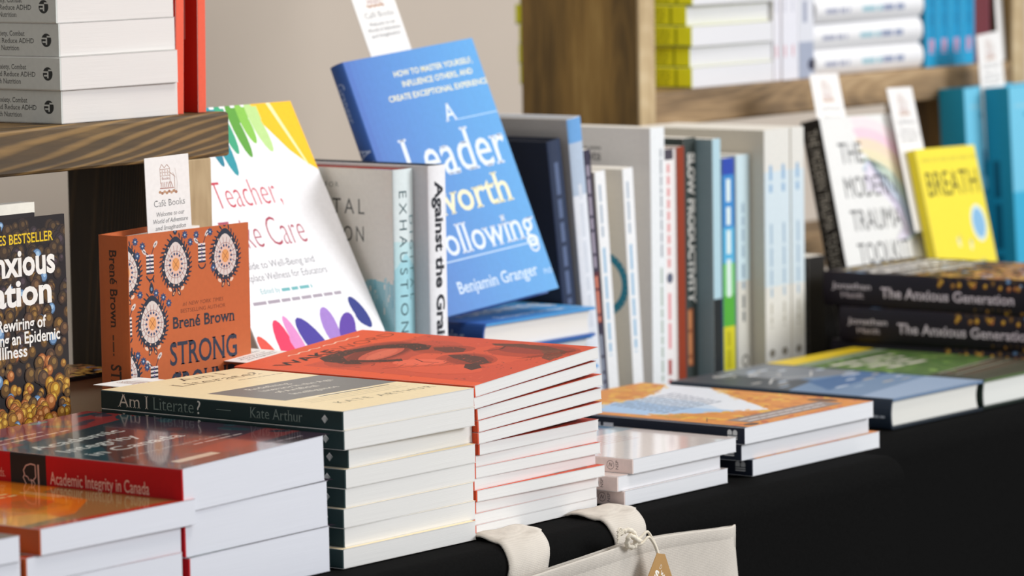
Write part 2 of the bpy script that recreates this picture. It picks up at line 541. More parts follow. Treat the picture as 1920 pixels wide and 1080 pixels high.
u = unit('tall brown plank shelf unit carrying the stack of lime green books', (1.0, 0.49, TZ))
for x0, x1, d in ((0.042, 0.0685, 0.147), (0.757, 0.7845, 0.17)):
    plank('post', (x0, 0.0035, 0), (x1, d, 0.72), M_WOODZ, u)
    plank('lit_edge_strip', (x0, 0, 0), (x1, 0.0035, 0.72), M_WOODE, u, .001)['label'] = 'post edge painted pale as if lit'
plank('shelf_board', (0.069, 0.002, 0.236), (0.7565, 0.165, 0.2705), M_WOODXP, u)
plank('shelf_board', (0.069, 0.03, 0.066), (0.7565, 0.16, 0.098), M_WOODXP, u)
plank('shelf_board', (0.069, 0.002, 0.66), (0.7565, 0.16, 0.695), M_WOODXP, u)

# ------------------------------------------------------------------ books lying along the front of the tables
ORD = ['topmost', 'second from top', 'third from top', 'fourth from top', 'fifth from top', 'sixth from top', 'seventh from top',
       'eighth from top', 'ninth from top', 'tenth from top', 'eleventh from top', 'twelfth from top', 'thirteenth from top']

# --- cream covers, dark green spines
def literate():
    f = Panel(150.5, 233)
    ink = '4A4438'
    f.text('Am I', 70, 214, 12, ink, width=50, serif=True, weight=-.006)
    f.text('Literate?', 43, 193, 12.5, ink, width=95, serif=True, weight=-.006)
    f.bars(95, 146, 181, 3, '9C8F74', 3)
    f.rect(23.5, 73.5, 152, 149, '7A7874')
    f.up()
    for y, s, wd in ((134, 'Redefining', 46), (120.5, 'Literacy in the Age', 80), (107, 'of Artificial', 48), (91, 'Intelligence', 52)):
        f.text(s, 54, y, 7, 'D8D2C4', width=wd, serif=True)
    f.rect(54, 66.5, 134, 68.5, '4E4C46'); f.rect(40, 69, 118, 70.4, 'F6F2E4')
    for y in (60.5, 55, 49.5): f.rect(24, y, 134, y + .7, 'B0A284')
    f.text('KATE ARTHUR', 33, 30, 8, '7C735E', width=112, serif=True, spacing=.25)
    s = Panel(233, 14)
    s.text('Am I', 17.5, 2.6, 9.6, 'E8DCC8', width=30, serif=True, weight=-.004)
    s.text('Literate', 51.5, 2.6, 9.6, '8A9A90', width=41, serif=True, weight=-.01)
    s.text('?', 94, 2.6, 9.6, 'F0ECE0', width=5.5, weight=-.004)
    s.rect(114, 7.0, 128, 7.5, '7F9088')
    s.text('Kate Arthur', 146, 3.4, 8.0, '87968E', width=50, serif=True, weight=-.008)
    for cx in (216.8,):
        s.poly([(cx - 3, 7.4), (cx, 4.2), (cx + 3, 7.4), (cx, 10.6)], 'C9CBC8')
        s.up(); s.poly([(cx, 4.2), (cx + 3, 7.4), (cx, 10.6), (cx + 1.4, 7.4)], '9DA3A0')
        s.poly([(cx - 3, 7.4), (cx, 10.6), (cx + 3, 7.4), (cx, 9.2)], 'E6E6E2')
    return BookKind('paperback_book', .1505, .233, .0139, 'EAD7AE', '24393A', 'E8D6B0', 'E9E8E5', mat=M_SATIN, fp=f, sp=s, r=.0012)
K = literate()
dx = [0, 0, .0085, .0025, .002, -.002, -.001, -.008]
yw = [0, .1, 2.3, .3, .2, .3, -.2, -.6]
dy = [0, -.0005, .0015, .0005, .001, 0, .0005, -.003]
for k in range(8):
    K.place((dx[k] * .8, dy[k], (7 - k) * .01392), turn(c=yw[k]),
            f'green-spined paperback with a cream cover, {ORD[k]} in the stack of eight', 'green-spined cream paperbacks')

# --- orange covers with the dark portrait
def wake():
    f = Panel(155, 235)
    o, d, m = 'DE5A34', '4A3026', 'A8472F'
    f.poly([(12, 0), (155, 0), (155, 168), (20, 182)], 'C95136')
    f.up()
    for sd, n in ((1, 46),):
        r = random.Random(5)
        for _ in range(150):
            x, y = r.uniform(14, 153), r.uniform(3, 178)
            f.ell(x, y, r.uniform(.6, 2.6), r.uniform(.3, 1.2), r.choice([m, '8C3A2A', 'B65240', 'D9674A']), r.uniform(0, 3), 7)
    f.up()
    f.ell(98, 130, 40, 34, 'BA4E38', .4, 20); f.ell(85, 75, 34, 46, 'D2583A', .2, 20); f.ell(118, 52, 30, 40, 'CF5638', 0, 20)
    for cx, cy, rx, ry, cc, a in ((74, 160, 52, 30, 'B04A34', .2), (78, 158, 46, 25, '984030', .2), (80, 156, 40, 20, '7A3628', .2), (78, 152, 30, 13, 'C45A44', .2), (76, 150, 22, 8, 'D46A50', .2), (108, 114, 16, 26, 'A8462F', .3), (80, 70, 22, 30, 'B24A32', -.4), (82, 68, 16, 24, '9A402C', -.4), (126, 40, 24, 40, 'B04830', .1), (130, 40, 16, 34, '964030', .1), (46, 70, 18, 40, 'D4583A', 0), (60, 100, 12, 22, 'E0664A', .3)):
        f.ell(cx, cy, rx, ry, cc, a, 20)
    f.up()
    f.poly([(38, 176), (48, 190), (75, 192), (104, 178), (122, 152), (118, 134), (104, 126), (96, 134), (104, 146), (96, 164), (76, 176), (58, 174), (46, 160), (40, 140), (36, 152)], d)
    f.poly([(36, 152), (40, 140), (46, 148), (52, 128), (60, 116), (66, 122), (56, 138), (50, 160)], d)
    f.poly([(112, 128), (120, 112), (116, 98), (104, 92), (98, 104), (104, 120)], '6A3A2C')
    f.poly([(90, 96), (98, 84), (92, 62), (76, 44), (66, 48), (74, 66), (82, 84)], '5C382C')
    f.poly([(66, 60), (72, 52), (58, 38), (48, 40), (54, 52)], '50342A')
    f.poly([(140, 92), (146, 66), (144, 40), (132, 12), (122, 8), (130, 36), (134, 62), (134, 84)], '6A4030')
    f.poly([(128, 36), (134, 22), (118, 6), (98, 4), (104, 16), (118, 24)], '7A4634')
    for k in range(9):
        f.line([(96 + k * 4, 34 - k * 2), (112 + k * 3.4, 14 - k)], .9, '7E3E2E')
    for k in range(6): f.line([(30 + k * 6, 112 - k * 9), (40 + k * 6, 104 - k * 9), (48 + k * 6, 106 - k * 10)], 1.1, '8C4030')
    f.line([(70, 112), (62, 98), (64, 84)], 1.4, '7A3628'); f.line([(112, 78), (124, 70), (134, 74)], 1.8, '5A3428')
    for _ in range(420):                           # grain of the printed photograph
        q = r.choice([(60, 186), (100, 176), (118, 146), (44, 150), (56, 130), (112, 110), (84, 76), (70, 50), (140, 60), (126, 24), (108, 12), (110, 118), (74, 186)])
        f.ell(q[0] + r.gauss(0, 9), q[1] + r.gauss(0, 10), r.uniform(.4, 1.5), r.uniform(.3, .8), r.choice(['5A3428', '7A3E2C', '94452F', 'B9503A', '6A3A2C']), r.uniform(0, 3), 6)
    f.text('WAKE', 12, 193, 13, '35241E', width=66, weight=.02)
    f.text('WORD', 80, 193, 13, '6A3020', width=70, weight=-.03)
    for a, b in ((46, 84), (88, 132)):
        f.line([(a + t * (b - a), 219.5 + 1.5 * math.sin(t * 19)) for t in [i / 22 for i in range(23)]], 1.5, 'F0CDB4')
    s = Panel(235, 8.4)
    s.text('WAKEWORD', 20, 2, 4.4, 'F6E7D8', width=44)
    return BookKind('paperback_book', .155, .235, .00845, o, 'D8502A', 'DB5630', 'EDECEA', mat=M_MATTE, fp=f, sp=s, r=.0006, T1=.0086)
K = wake()
r = random.Random(4)
ox = [.000, -.002, .003, .003, .0025, .0075, .0045, .004, .002, .003, .0025, .0, .001]
for k in range(13):
    j = 12 - k                                   # books under this one
    low = j < 8
    z = j * .00855 if low else .0684 + (j - 8) * .00882
    t = 0.0 if low else -(2.1 + (j - 8) * .68)
    K.place((.155 + ox[k] - (.003 if low else .0), r.uniform(-.0015, .0015) + .004, z), turn(b=t, c=[0, .4, -.5, .2, 0, 1.6, .8, -.4, .9, -1.5, .3, .6, .9][k]),
            f'thin red-orange paperback, {ORD[k]} in the leaning stack of thirteen', 'red-orange paperbacks')

# --- thick red-spined textbooks, glossy covers
def academic():
    f = Panel(155, 235)
    f.rect(0, 0, 155, 235, '22343C', 6)
    f.up()
    f.poly([(0, 168), (155, 186), (155, 235), (0, 235)], '8E2F30'); f.poly([(60, 0), (155, 0), (155, 180), (96, 160), (70, 90)], '3A2A3A')
    f.poly([(0, 60), (40, 110), (52, 168), (0, 168)], '1E4A54'); f.poly([(48, 40), (155, 60), (155, 28), (70, 18)], '7C3438')
    f.poly([(0, 20), (30, 50), (60, 30), (40, 0), (0, 0)], '24484E')
    f.up(); r = random.Random(2)
    for _ in range(46): f.ell(r.uniform(0, 155), r.uniform(10, 230), r.uniform(4, 15), r.uniform(2, 7), r.choice(['2C4650', '46303E', '5A3238', '2A2C3A', '1F3D46']), r.uniform(0, 3), 10)
    f.ell(40, 226, 12, 6, '8E9C84'); f.ell(96, 228, 10, 4, '7A8676')
    f.up()
    for s, x, y, wd in (('Academic', 12, 144, 88), ('Integrity', 12, 117, 74), ('in Canada', 12, 90, 92)):
        f.text(s, x, y, 14, 'D8DCD6', width=wd, weight=.012)
    f.text('An Enduring and Essential Challenge', 14, 66, 5, 'B9B4AE', width=110)
    f.bars(10, 70, 196, 5, 'D9B0A4', 1); f.bars(10, 84, 184, 5, 'D9B0A4', 2)
    f.bars(78, 128, 58, 4, 'C8B8B4', 4)
    f.rect(18, 18, 60, 27, 'D6D8C4')
    f.bars(100, 140, 12, 4, '9C8E96', 6)
    s = Panel(235, 30.2)
    s.rect(74, 0, 108.5, 31, '201D1F')
    s.up()
    kn = [(92, 7), (88.5, 9), (86, 13), (87.5, 15), (86.5, 18), (89, 21.5), (93.5, 23), (98, 22.5)]
    s.line(kn, .9, 'DAB4A8'); s.line([(92, 7), (94.5, 9.5), (93, 12), (96, 11), (98, 8)], .9, 'DAB4A8'); s.line([(98, 22.5), (98.2, 14), (95, 11)], .9, 'DAB4A8')
    s.line([(88, 14.5), (90.5, 13.5), (92, 11)], .8, 'DAB4A8'); s.rect(100.2, 7.5, 101.6, 23, 'DAB4A8')
    s.text('Academic Integrity in Canada', 112, 10.2, 8.6, 'F2BFAE', width=93, weight=.006)
    s.text('Eds.', 60, 12, 6.4, 'E8A89A', width=9)
    return BookKind('paperback_book', .1475, .235, .0303, '8A2026', 'C40B1A', 'B01820', 'E4E6EE', mat=M_GLOSS, fp=f, sp=s, r=.0015, T1=.0320)
K = academic()
for k in range(3):
    K.place((-.168 + [0, .002, .0035][k], [0, .001, -.001][k], (2 - k) * .0307), turn(b=[-1.35, -.68, 0][k], c=[0, -.6, .3][k]),
            f'thick red-spined textbook with white page edges, {ORD[k]} of its three', 'red-spined textbooks')

# --- orange and olive covers, lower stack
def amber():
    f = Panel(150, 230)
    f.rect(0, 0, 150, 230, 'E07A10', 6)
    f.up()
    f.poly([(0, 0), (150, 0), (150, 9), (0, 9)], 'C4452A'); f.poly([(0, 9), (150, 9), (150, 120), (116, 110), (108, 60), (60, 26), (0, 20)], '8A7440')
    f.up(); f.poly([(20, 30), (70, 40), (100, 66), (106, 110), (120, 150), (80, 190), (20, 190), (0, 90)], 'EE8A14'); f.poly([(60, 60), (92, 74), (98, 120), (70, 140), (40, 110)], 'E8661A')
    f.poly([(0, 18), (44, 24), (50, 44), (0, 60)], 'E8A028')
    f.up()
    for k in range(5): f.bars(30, 96, 150 - k * 9, 6, 'F4D890', k)
    for k in range(6): f.bars(16, 88, 92 - k * 7, 3.5, '7A5A1C', k + 9)
    f.rect(105, 84, 106.4, 122, 'F0D49A'); f.rect(110, 84, 111.4, 122, 'F0D49A')
    return BookKind('paperback_book', .150, .230, .0175, 'C4452A', 'B8501C', 'A0402A', 'E4E6EE', mat=M_GLOSS, fp=f, r=.001)
K = amber()
for k in range(4):
    K.place((-.3075 + [.0, -.0115, -.012, -.0115][k], [-.002, 0, .001, .0][k], (3 - k) * .0176), turn(c=[0, .5, -.3, .2][k]),
            f'glossy amber and olive paperback, {ORD[k]} in the low stack of four', 'amber covered paperbacks')
def umber():
    f = Panel(150, 230); r = random.Random(8)
    for _ in range(70): f.ell(r.uniform(0, 150), r.uniform(0, 230), r.uniform(2, 9), r.uniform(1, 4), r.choice(['7E7060', '6A5E58', '8C7C64', '5A5450']), r.uniform(0, 3), 8)
    return BookKind('paperback_book', .150, .230, .0168, '72675E', '5C534C', '6A6058', 'E4E6EE', mat=M_SATIN, fp=f, r=.001)
K = umber()
for k in range(4):
    K.place((-.4735 + [0, .002, .002, .001][k], [0, .001, -.001, 0][k], (3 - k) * .0172), turn(c=[0, .3, -.3, .1][k]),
            f'paperback with speckled grey-brown cover, {ORD[k]} beside the amber stack', 'grey-brown paperbacks')

# --- blush spines with a round mark
def blush():
    f = Panel(140, 210)
    f.rect(0, 118, 140, 210, '7C9AB4'); f.rect(0, 100, 140, 118, 'B9C6CE')
    f.up(); f.poly([(0, 118), (60, 140), (140, 122), (140, 150), (0, 160)], '5F88A8'); f.poly([(0, 175), (140, 160), (140, 210), (0, 210)], '4C6E8C')
    for k in range(5): f.bars(20, 100, 90 - k * 6, 2.4, 'D9B8B0', k)
    f.up(); f.bars(24, 96, 172, 8, 'E8EEF0', 3); f.bars(24, 80, 158, 8, 'E8EEF0', 4); f.bars(20, 70, 134, 5, '34506A', 5)
    s = Panel(210, 11.8)
    for a0, a1 in ((0, 360),): s.ring(189, 5.9, 3.4, .35, '6A5A58', a0, a1, 20)
    s.line([(187.4, 4.4), (188.4, 7.6), (189.8, 4.6), (190.6, 7.4)], .5, '6A5A58')
    s.text('NSP', 196.6, 2.4, 2.6, '5A4C4C', width=7.2, rot=PI / 2, align='l')
    return BookKind('paperback_book', .1415, .210, .0118, 'EFE2DD', 'E8D6D0', 'EFE2DD', 'E8E9EC', mat=M_GLOSS, fp=f, sp=s, r=.001)
K = blush()
for k in range(3):
    K.place((.3335 + [.004, -.012, -.006][k], [-.007, -.004, -.006][k], (2 - k) * .0119), turn(c=[0, .6, .2][k]),
            f'blush-spined paperback with round mark, {ORD[k]} of the stack of three', 'blush-spined paperbacks')

# --- autumn landscape covers, navy spines
def autumn():
    f = Panel(193, 240)
    f.rect(0, 0, 193, 240, 'D2883A', 4)
    f.up(); r = random.Random(12)
    for _ in range(330):
        x, y = r.uniform(6, 193), r.uniform(0, 240)
        d = math.hypot(x - 193, y)
        c = r.choice(['D99A3E', 'C77C34', 'E0A83C', 'B9692E', 'D9B24A']) if y > 40 else r.choice(['C9764A', 'B8623A', 'D68A54', 'C9803C'])
        if x < 40 and y > 60: c = r.choice(['DDAE3E', 'D6A038', 'B98A34'])
        f.ell(x, y, r.uniform(3, 10), r.uniform(1.5, 4), c, r.uniform(0, 3), 8)
    f.up()
    f.poly([(20, 164), (50, 186), (107, 177), (160, 196), (193, 214), (193, 160), (169, 136), (140, 96), (104, 46), (84, 58), (50, 84), (22, 112)], 'DCDEE4')
    f.up(); f.poly([(20, 164), (50, 186), (92, 178), (78, 130), (84, 60), (50, 84), (22, 112)], 'A2BEDC'); f.poly([(92, 178), (78, 130), (84, 80), (112, 120), (120, 178)], 'C2D0E0')
    f.up()
    for _ in range(110):                           # leaves that overlap the rim of the sky
        q = r.choice([((20, 164), (50, 186)), ((50, 186), (107, 177)), ((107, 177), (193, 212)), ((169, 136), (104, 46)), ((193, 160), (169, 136)), ((104, 46), (50, 84)), ((50, 84), (22, 112))])
        t = r.random(); x, y = q[0][0] + (q[1][0] - q[0][0]) * t, q[0][1] + (q[1][1] - q[0][1]) * t
        f.ell(x + r.gauss(0, 3), y + r.gauss(0, 3), r.uniform(2, 6), r.uniform(1, 3), r.choice(['D99A3E', 'DDAE3E', 'C98A3C', 'E2C070', 'D8B48A']), r.uniform(0, 3), 7)
    f.up()
    for k in range(9): f.bars(40 + k * 2, 126 + k * 3, 108 + k * 8, 4.2, '5A6478', k)
    f.rect(29, 14, 168, 38, '7C6B62'); f.up(); f.rect(31, 16, 166, 36, '8E7F78')
    f.bars(36, 160, 28, 4.5, 'CFC6C4', 30); f.bars(36, 150, 19, 4.5, 'CFC6C4', 31)
    f.line([(14, 46), (34, 60)], .8, '54382A'); f.line([(20, 16), (10, 30)], .8, '54382A'); f.ell(22, 8, 9, 5, '5E4030')
    f.rect(0, 0, 6.5, 240, '20293E')
    f.ell(176, 40, 8, 14, '6A4A34', .2)
    s = Panel(240, 13.4)
    for q in (0, 1):
        x0 = 224 + q * 5.2
        s.poly([(x0, 7.2), (x0 + 4.4, 7.2), (x0 + 4.4, 10), (x0 + 3, 11.4), (x0 + 1.4, 11.4), (x0, 10)], 'DEDFDE')
    s.rect(224, 5.4, 233.6, 6.4, 'DEDFDE'); s.rect(224, 3.6, 233.6, 4.6, 'DEDFDE')
    s.text('NOTHING', 30, 4, 6.4, 'DADDE2', width=40) if False else s.bars(20, 110, 4.2, 7, 'D4D8E0', 3)
    return BookKind('paperback_book', .193, .240, .0136, 'D2883A', '161E2E', '202A3C', 'E6E8EC', mat=M_SATIN, fp=f, sp=s, r=.001)
K = autumn()
for k in range(3):
    K.place((.4945 + [.0, .001, .0125][k], [-.004, .0, -.003][k], (2 - k) * .0137), turn(c=[0, .4, .3][k]),
            f'wide navy-spined paperback with autumn scene cover, {ORD[k]} of its three', 'navy-spined autumn paperbacks')

# --- two thick hardcovers
def dusk():
    f = Panel(150, 238)
    f.rect(0, 0, 150, 238, '7088A6', 6); f.up()
    f.poly([(0, 110), (70, 130), (80, 238), (0, 238)], '4A4C50'); f.poly([(60, 150), (150, 120), (150, 238), (70, 238)], '7C8086'); f.poly([(0, 0), (150, 0), (150, 60), (0, 34)], '93A6C0')
    f.poly([(20, 80), (150, 100), (150, 130), (60, 130)], '4A6A94')
    f.up(); r = random.Random(3)
    for k in range(26): f.ell(r.uniform(20, 142), r.uniform(60, 224), r.uniform(5, 14), r.uniform(1.5, 3.4), r.choice(['B9C4D4', '9FB0C6', 'A9A6A2', 'C9CED6']), .1, 9)
    f.ring(80, 190, 14, 2, 'C8C4C0'); f.ring(50, 214, 10, 2, 'B8B4B2'); f.line([(30, 150), (60, 168), (96, 150), (126, 170)], 2, 'C4C2C0')
    s = Panel(238, 26)
    s.bars(198, 232, 10, 3, 'B8C0C8', 3)
    s.text('THE', 40, 8, 8, 'C4CCD2', width=20) if False else s.bars(30, 150, 9, 8, 'B4BEC8', 6)
    return BookKind('hardcover_book', .150, .238, .027, '6A82A0', '26313E', '1C2630', 'E8E7E0', hard=True, mat=M_SATIN, fp=f, sp=s, bulge=.0035, r=0.0)
dusk().place((.797, .046, 0), turn(c=-.5), 'thick hardcover with a blue-grey sky jacket lying on the far table', None)
def meadow():
    f = Panel(150, 238)
    f.rect(0, 0, 150, 238, '56703C', 6); f.up()
    f.poly([(0, 206), (150, 214), (150, 238), (0, 238)], 'E6C62C'); f.poly([(0, 190), (150, 198), (150, 210), (0, 204)], '8E9A80')
    f.poly([(0, 0), (150, 0), (150, 80), (0, 60)], '4A4A3C')
    f.up(); r = random.Random(6)
    for _ in range(80): f.ell(r.uniform(0, 150), r.uniform(60, 190), r.uniform(4, 14), r.uniform(2, 5), r.choice(['4C7034', '6E8E46', '84A056', '3A5A2E']), r.uniform(0, 3), 8)
    f.up()
    for k in range(4): f.bars(14 + 6 * k, 120 - 8 * k, 170 - k * 17, 12, 'CFC8BC', k)
    for k in range(5): f.line([(20, 60 - k * 9), (140, 74 - k * 9)], 2.2, ['B0A898', '8A6A58', '9A9484', '7A5A4C', '6A6254'][k])
    s = Panel(238, 26); s.bars(30, 190, 8, 9, 'B8C4B4', 4)
    return BookKind('hardcover_book', .148, .238, .027, '4E6638', '16281F', '14221A', 'E8E9E4', hard=True, mat=M_SATIN, fp=f, sp=s, bulge=.0035, r=0.0)
meadow().place((.951, .046, 0), turn(c=-.3), 'thick hardcover with a green and yellow jacket beside the blue-grey one', None)

# --- the golden-bead jackets (lying stack and the one that stands)
def balls(p, n, x0, x1, y0, y1, seed, rmin=2.6, rmax=5.2, dark=None):
    r = random.Random(seed)
    pos = sorted([(r.uniform(x0, x1), y0 + (y1 - y0) * r.random() ** 1.15) for _ in range(n)], key=lambda q: -q[1])
    for i, (x, y) in enumerate(pos):
        R = r.uniform(rmin, rmax)
        lum = (1 - (y - y0) / (y1 - y0)) + r.uniform(-.12, .12) if dark else r.random()
        if lum > .5: base = r.choice([('6A4218', 'A8762A', 'DCB04A'), ('5C3A1C', '946428', 'C89A4A'), ('7A4C14', 'B88424', 'E4BE50'), ('6E3618', 'AC6632', 'DA9C62')])
        elif lum > .28: base = r.choice([('34241A', '5A4024', '8A6A38'), ('3A2818', '64461F', '987238'), ('30221E', '523A2A', '7C5C3E')])
        else: base = r.choice([('221A18', '382A20', '5A452C'), ('261C1A', '3E2E22', '604A30'), ('1E181C', '32282C', '4E4048')])
        if i % 23 == 0: base = ('3C5878', '6C90B8', 'A4C4E0')
        p.ell(x, y, R, R * 1.1, base[0], 0, 14)
        p.ell(x + R * .06, y + R * .08, R * .84, R * .92, base[1], 0, 12)
        p.ell(x + R * .2, y + R * .3, R * .4, R * .42, base[2], 0, 9)
def beads():
    f = Panel(158, 240)
    f.rect(0, 0, 158, 240, '1C1518')
    balls(f, 900, 0, 158, 0, 236, 21, 3.0, 6.0, dark=True)
    f.L = 2
    W = 'F2EFEA'
    f.text('#1 NEW YORK TIMES BESTSELLER', 145, 221.5, 7.0, 'E8C21E', width=134, align='r', weight=.012)
    f.text('The Anxious', 146.5, 198, 18.5, W, width=124, align='r', weight=.03)
    f.text('Generation', 142.5, 176, 18.5, W, width=141, align='r', weight=.03)
    f.text('How the Great Rewiring of', 134, 158, 8.4, W, width=122, align='r', weight=.02)
    f.text('Childhood Is Causing an Epidemic', 149, 147.5, 8.4, W, width=144, align='r', weight=.02)
    f.text('of Mental Illness', 114, 138, 8.4, W, width=80, align='r', weight=.02)
    s = Panel(240, 33)
    s.rect(0, 0, 240, 33, '1C1620')
    balls(s, 40, 130, 240, 25, 33, 5, 1.6, 3, dark=True)
    balls(s, 14, 170, 240, 0, 6, 6, 1.4, 2.4, dark=True)
    s.L = 2
    s.text('Jonathan', 33, 17.2, 5.6, 'CFC4CC', width=44, align='c', weight=.01); s.text('Haidt', 33, 8.6, 5.6, 'BDB0BA', width=26, align='c', weight=.01)
    s.text('The Anxious Generation', 66, 10.5, 9.4, 'D8CAD4', width=148, weight=.02)
    return BookKind('hardcover_book', .158, .240, .033, '241D22', '1C1620', '1E181E', 'DCCFB4', hard=True, mat=M_SATIN, fp=f, sp=s, bulge=.003, r=0.0)
K = KB = beads()
for k, (hy, rr) in enumerate(((.317, 0), (.297, .8), (.31, -.6))):
    K.place((1.105, hy - .24, (2 - k) * .0332), turn(c=rr),
            f'golden-bead black hardcover, {ORD[k]} of the flat stack on the far table', 'golden-bead hardcovers lying')
K.place((-.152, .303, 0), turn(a=-.5) @ FRONT, 'black jacketed hardcover with golden beads standing face out under the shelf')

# ------------------------------------------------------------------ books that stand behind the front row
def mosaic():
    f = Panel(138, 218); o = 'BE6233'
    navy, white, pink = '222C3E', 'D6CCC8', 'D8A48C'
    def med(cx, cy, R=16.5):
        for k in range(34):                          # spiky leaf wreath
            a = 2 * PI * k / 34
            rr = R * (1.02 + (.5 if abs(a - PI / 2) < .12 else 0))
            x, y = cx + rr * math.cos(a), cy + rr * 1.14 * math.sin(a) + (R * .3 if abs(a - PI / 2) < .5 else 0) * math.cos((a - PI / 2) * 2.6)
            f.ell(x, y, 2.5, .75, navy, a + .5, 6)
        f.ell(cx, cy, R * .98, R * 1.12, navy, 0, 26, tear=.35)
        f.up()
        for k in range(16):
            a = 2 * PI * k / 16 + .2; f.ell(cx + R * .86 * math.cos(a), cy + R * .98 * math.sin(a), .9, .75, pink if k % 2 else 'E0C8B8', a, 6)
        f.ell(cx, cy, R * .78, R * .92, white, 0, 24, tear=.3); f.up()
        for k in range(18):
            a = 2 * PI * k / 18; f.line([(cx + R * .5 * math.cos(a), cy + R * .56 * math.sin(a)), (cx + R * .77 * math.cos(a), cy + R * .9 * math.sin(a))], .45, '9A5A54')
        f.ring(cx, cy, R * .63, .4, '9A6A66', n=20)
        f.ell(cx, cy, R * .47, R * .56, 'DDB8A8', 0, 18); f.up()
        for k in range(14):
            a = 2 * PI * k / 14; f.ell(cx + R * .42 * math.cos(a), cy + R * .5 * math.sin(a), 1.15, 1.0, '33486E', a, 8)
        f.up(); f.ell(cx, cy, R * .26, R * .32, 'DE9A5C', 0, 12); f.up()
        f.line([(cx - R * .2, cy - R * .22), (cx + R * .2, cy + R * .22)], .4, '8A4A2A'); f.line([(cx + R * .2, cy - R * .22), (cx - R * .2, cy + R * .22)], .4, '8A4A2A')
        f.ell(cx, cy + R * 1.62, 2.6, 4.0, navy, 0, 10, tear=.6); f.up(); f.ell(cx, cy + R * 1.6, 1.1, 1.6, '6C8CAE', 0, 8)
        for sx in (-1, 1):
            f.ell(cx + sx * 3, cy - R * 1.32, 1.5, 3, navy, sx * .5, 8); f.ell(cx + sx * 7, cy - R * 1.14, 2.4, 1.3, 'E8C4AC', sx * .6, 8)
            f.up(); f.ell(cx + sx * 3, cy - R * 1.34, .7, 1.6, 'E8A878', sx * .5, 6)
        f.L = 1
    def vase(cx, cy):
        f.ring(cx, cy - 5.4, 4.2, 1.2, navy, 190, 350, 10)
        for k in range(5):
            f.rect(cx - 4.2, cy - 5 + k * 3, cx + 4.2, cy - 3.5 + k * 3, navy)
            f.rect(cx - 4.2, cy - 3.5 + k * 3, cx + 4.2, cy - 2 + k * 3, 'E4DAD6'); f.up(); f.ell(cx, cy - 3.4 + k * 3, 1, .8, '7C6A9A', 0, 6); f.L = 1
        for sx in (-1, 1):
            f.ell(cx + sx * 6.4, cy + 15 + sx * 2.4, 3.4, 1.7, white, sx * .8, 8); f.line([(cx + sx * 2, cy + 10), (cx + sx * 5, cy + 14 + sx * 2)], .7, navy)
            f.up(); f.ell(cx + sx * 6.4, cy + 15 + sx * 2.4, 1.4, .5, navy, sx * .8, 6); f.L = 1
    def flower(cx, cy, R=3.1):
        for k in range(8):
            a = 2 * PI * k / 8; f.ell(cx + R * .6 * math.cos(a), cy + R * .6 * math.sin(a), R * .5, R * .26, '2F456C', a, 7)
        f.up(); f.ell(cx, cy, .9, .9, 'A8C0D8', 0, 7); f.L = 1
    med(53, 192); med(110, 194); med(-3, 190); med(25, 149); med(-6, 112); med(53, 74); med(110, 70); med(25, 34)
    vase(24, 192); vase(83, 196); vase(-2, 146); vase(26, 106); vase(82, 80)
    for c in ((8, 213), (16, 209), (10, 202), (64, 214), (70, 208), (77, 213), (93, 214), (38, 168), (44, 163), (8, 126), (14, 121), (18, 116), (30, 172), (96, 186), (12, 172)): flower(*c)
    f.L = 2
    f.text('#1 NEW YORK TIMES', 83, 159.2, 2.9, '6A3420', width=47, align='c', italic=.2, weight=-.008)
    f.text('BESTSELLING AUTHOR', 83, 154.0, 2.9, '6A3420', width=52, align='c', weight=-.008)
    f.text('Brené Brown', 47.5, 142.6, 8.6, '2A2F3C', width=72, serif=True, weight=.02)
    f.text('STRONG', 43.5, 114.5, 17, '2A3346', width=79, serif=True, weight=.014)
    f.text('GROUND', 43.5, 91, 17, '2A3346', width=79, serif=True, weight=.014)
    s = Panel(218, 30)
    s.text('Brené Brown', 10.5, 12.6, 7.2, '3E2418', width=60, serif=True, weight=.018)
    s.bars(76, 92, 14, 2.4, '5A3420', 2)
    s.text('STRONG GROUND', 98.5, 11.6, 10, '3A241A', width=96, serif=True, weight=.02)
    return BookKind('hardcover_book', .138, .218, .030, o, 'B65C2E', 'B65C2E', 'E8E4DC', hard=True, mat=M_MATTE, fp=f, sp=s, bulge=.002, r=0.0)
K = mosaic()
b0 = K.place((.073, .301, 0), FRONT, 'rust orange hardcover with mosaic medallions standing open, a shop bookmark in it')
K.used = False                                    # the open copy keeps its own parts
for ch in b0.children:
    if ch.name.startswith('page_block'):
        mb = MB(); mb.box((.003, .004, .003), (.133, .214, .0125), 'ECE8E0')
        COL.objects.unlink(ch); bpy.data.objects.remove(ch)
pg = mb.build('page_block', M_PAGE, b0); pg.rotation_euler = (0, math.radians(12.5), 0)
mb = MB(); mb.box((.004, .002, .0128), (.134, .2105, .0132), 'B4582C')
fl = mb.build('flyleaf', M_MATTE, b0); fl.rotation_euler = (0, math.radians(12.5), 0); fl['label'] = 'rust coloured flyleaf'
for ch in b0.children:
    if ch.name.startswith('back_cover'): ch.rotation_euler = (0, math.radians(12.5), 0)
for k in range(3):                                # copies of the bead book that lie in the shade under the shelf
    KB.place((.018 + .004 * k, .36 + [.003, 0, .004][k], (2 - k) * .0332), turn(c=[2, 0, -1][k]),
             f'golden-bead black hardcover lying in shade under the plank shelf, {ORD[k]} of three', 'bead hardcovers in the shade')

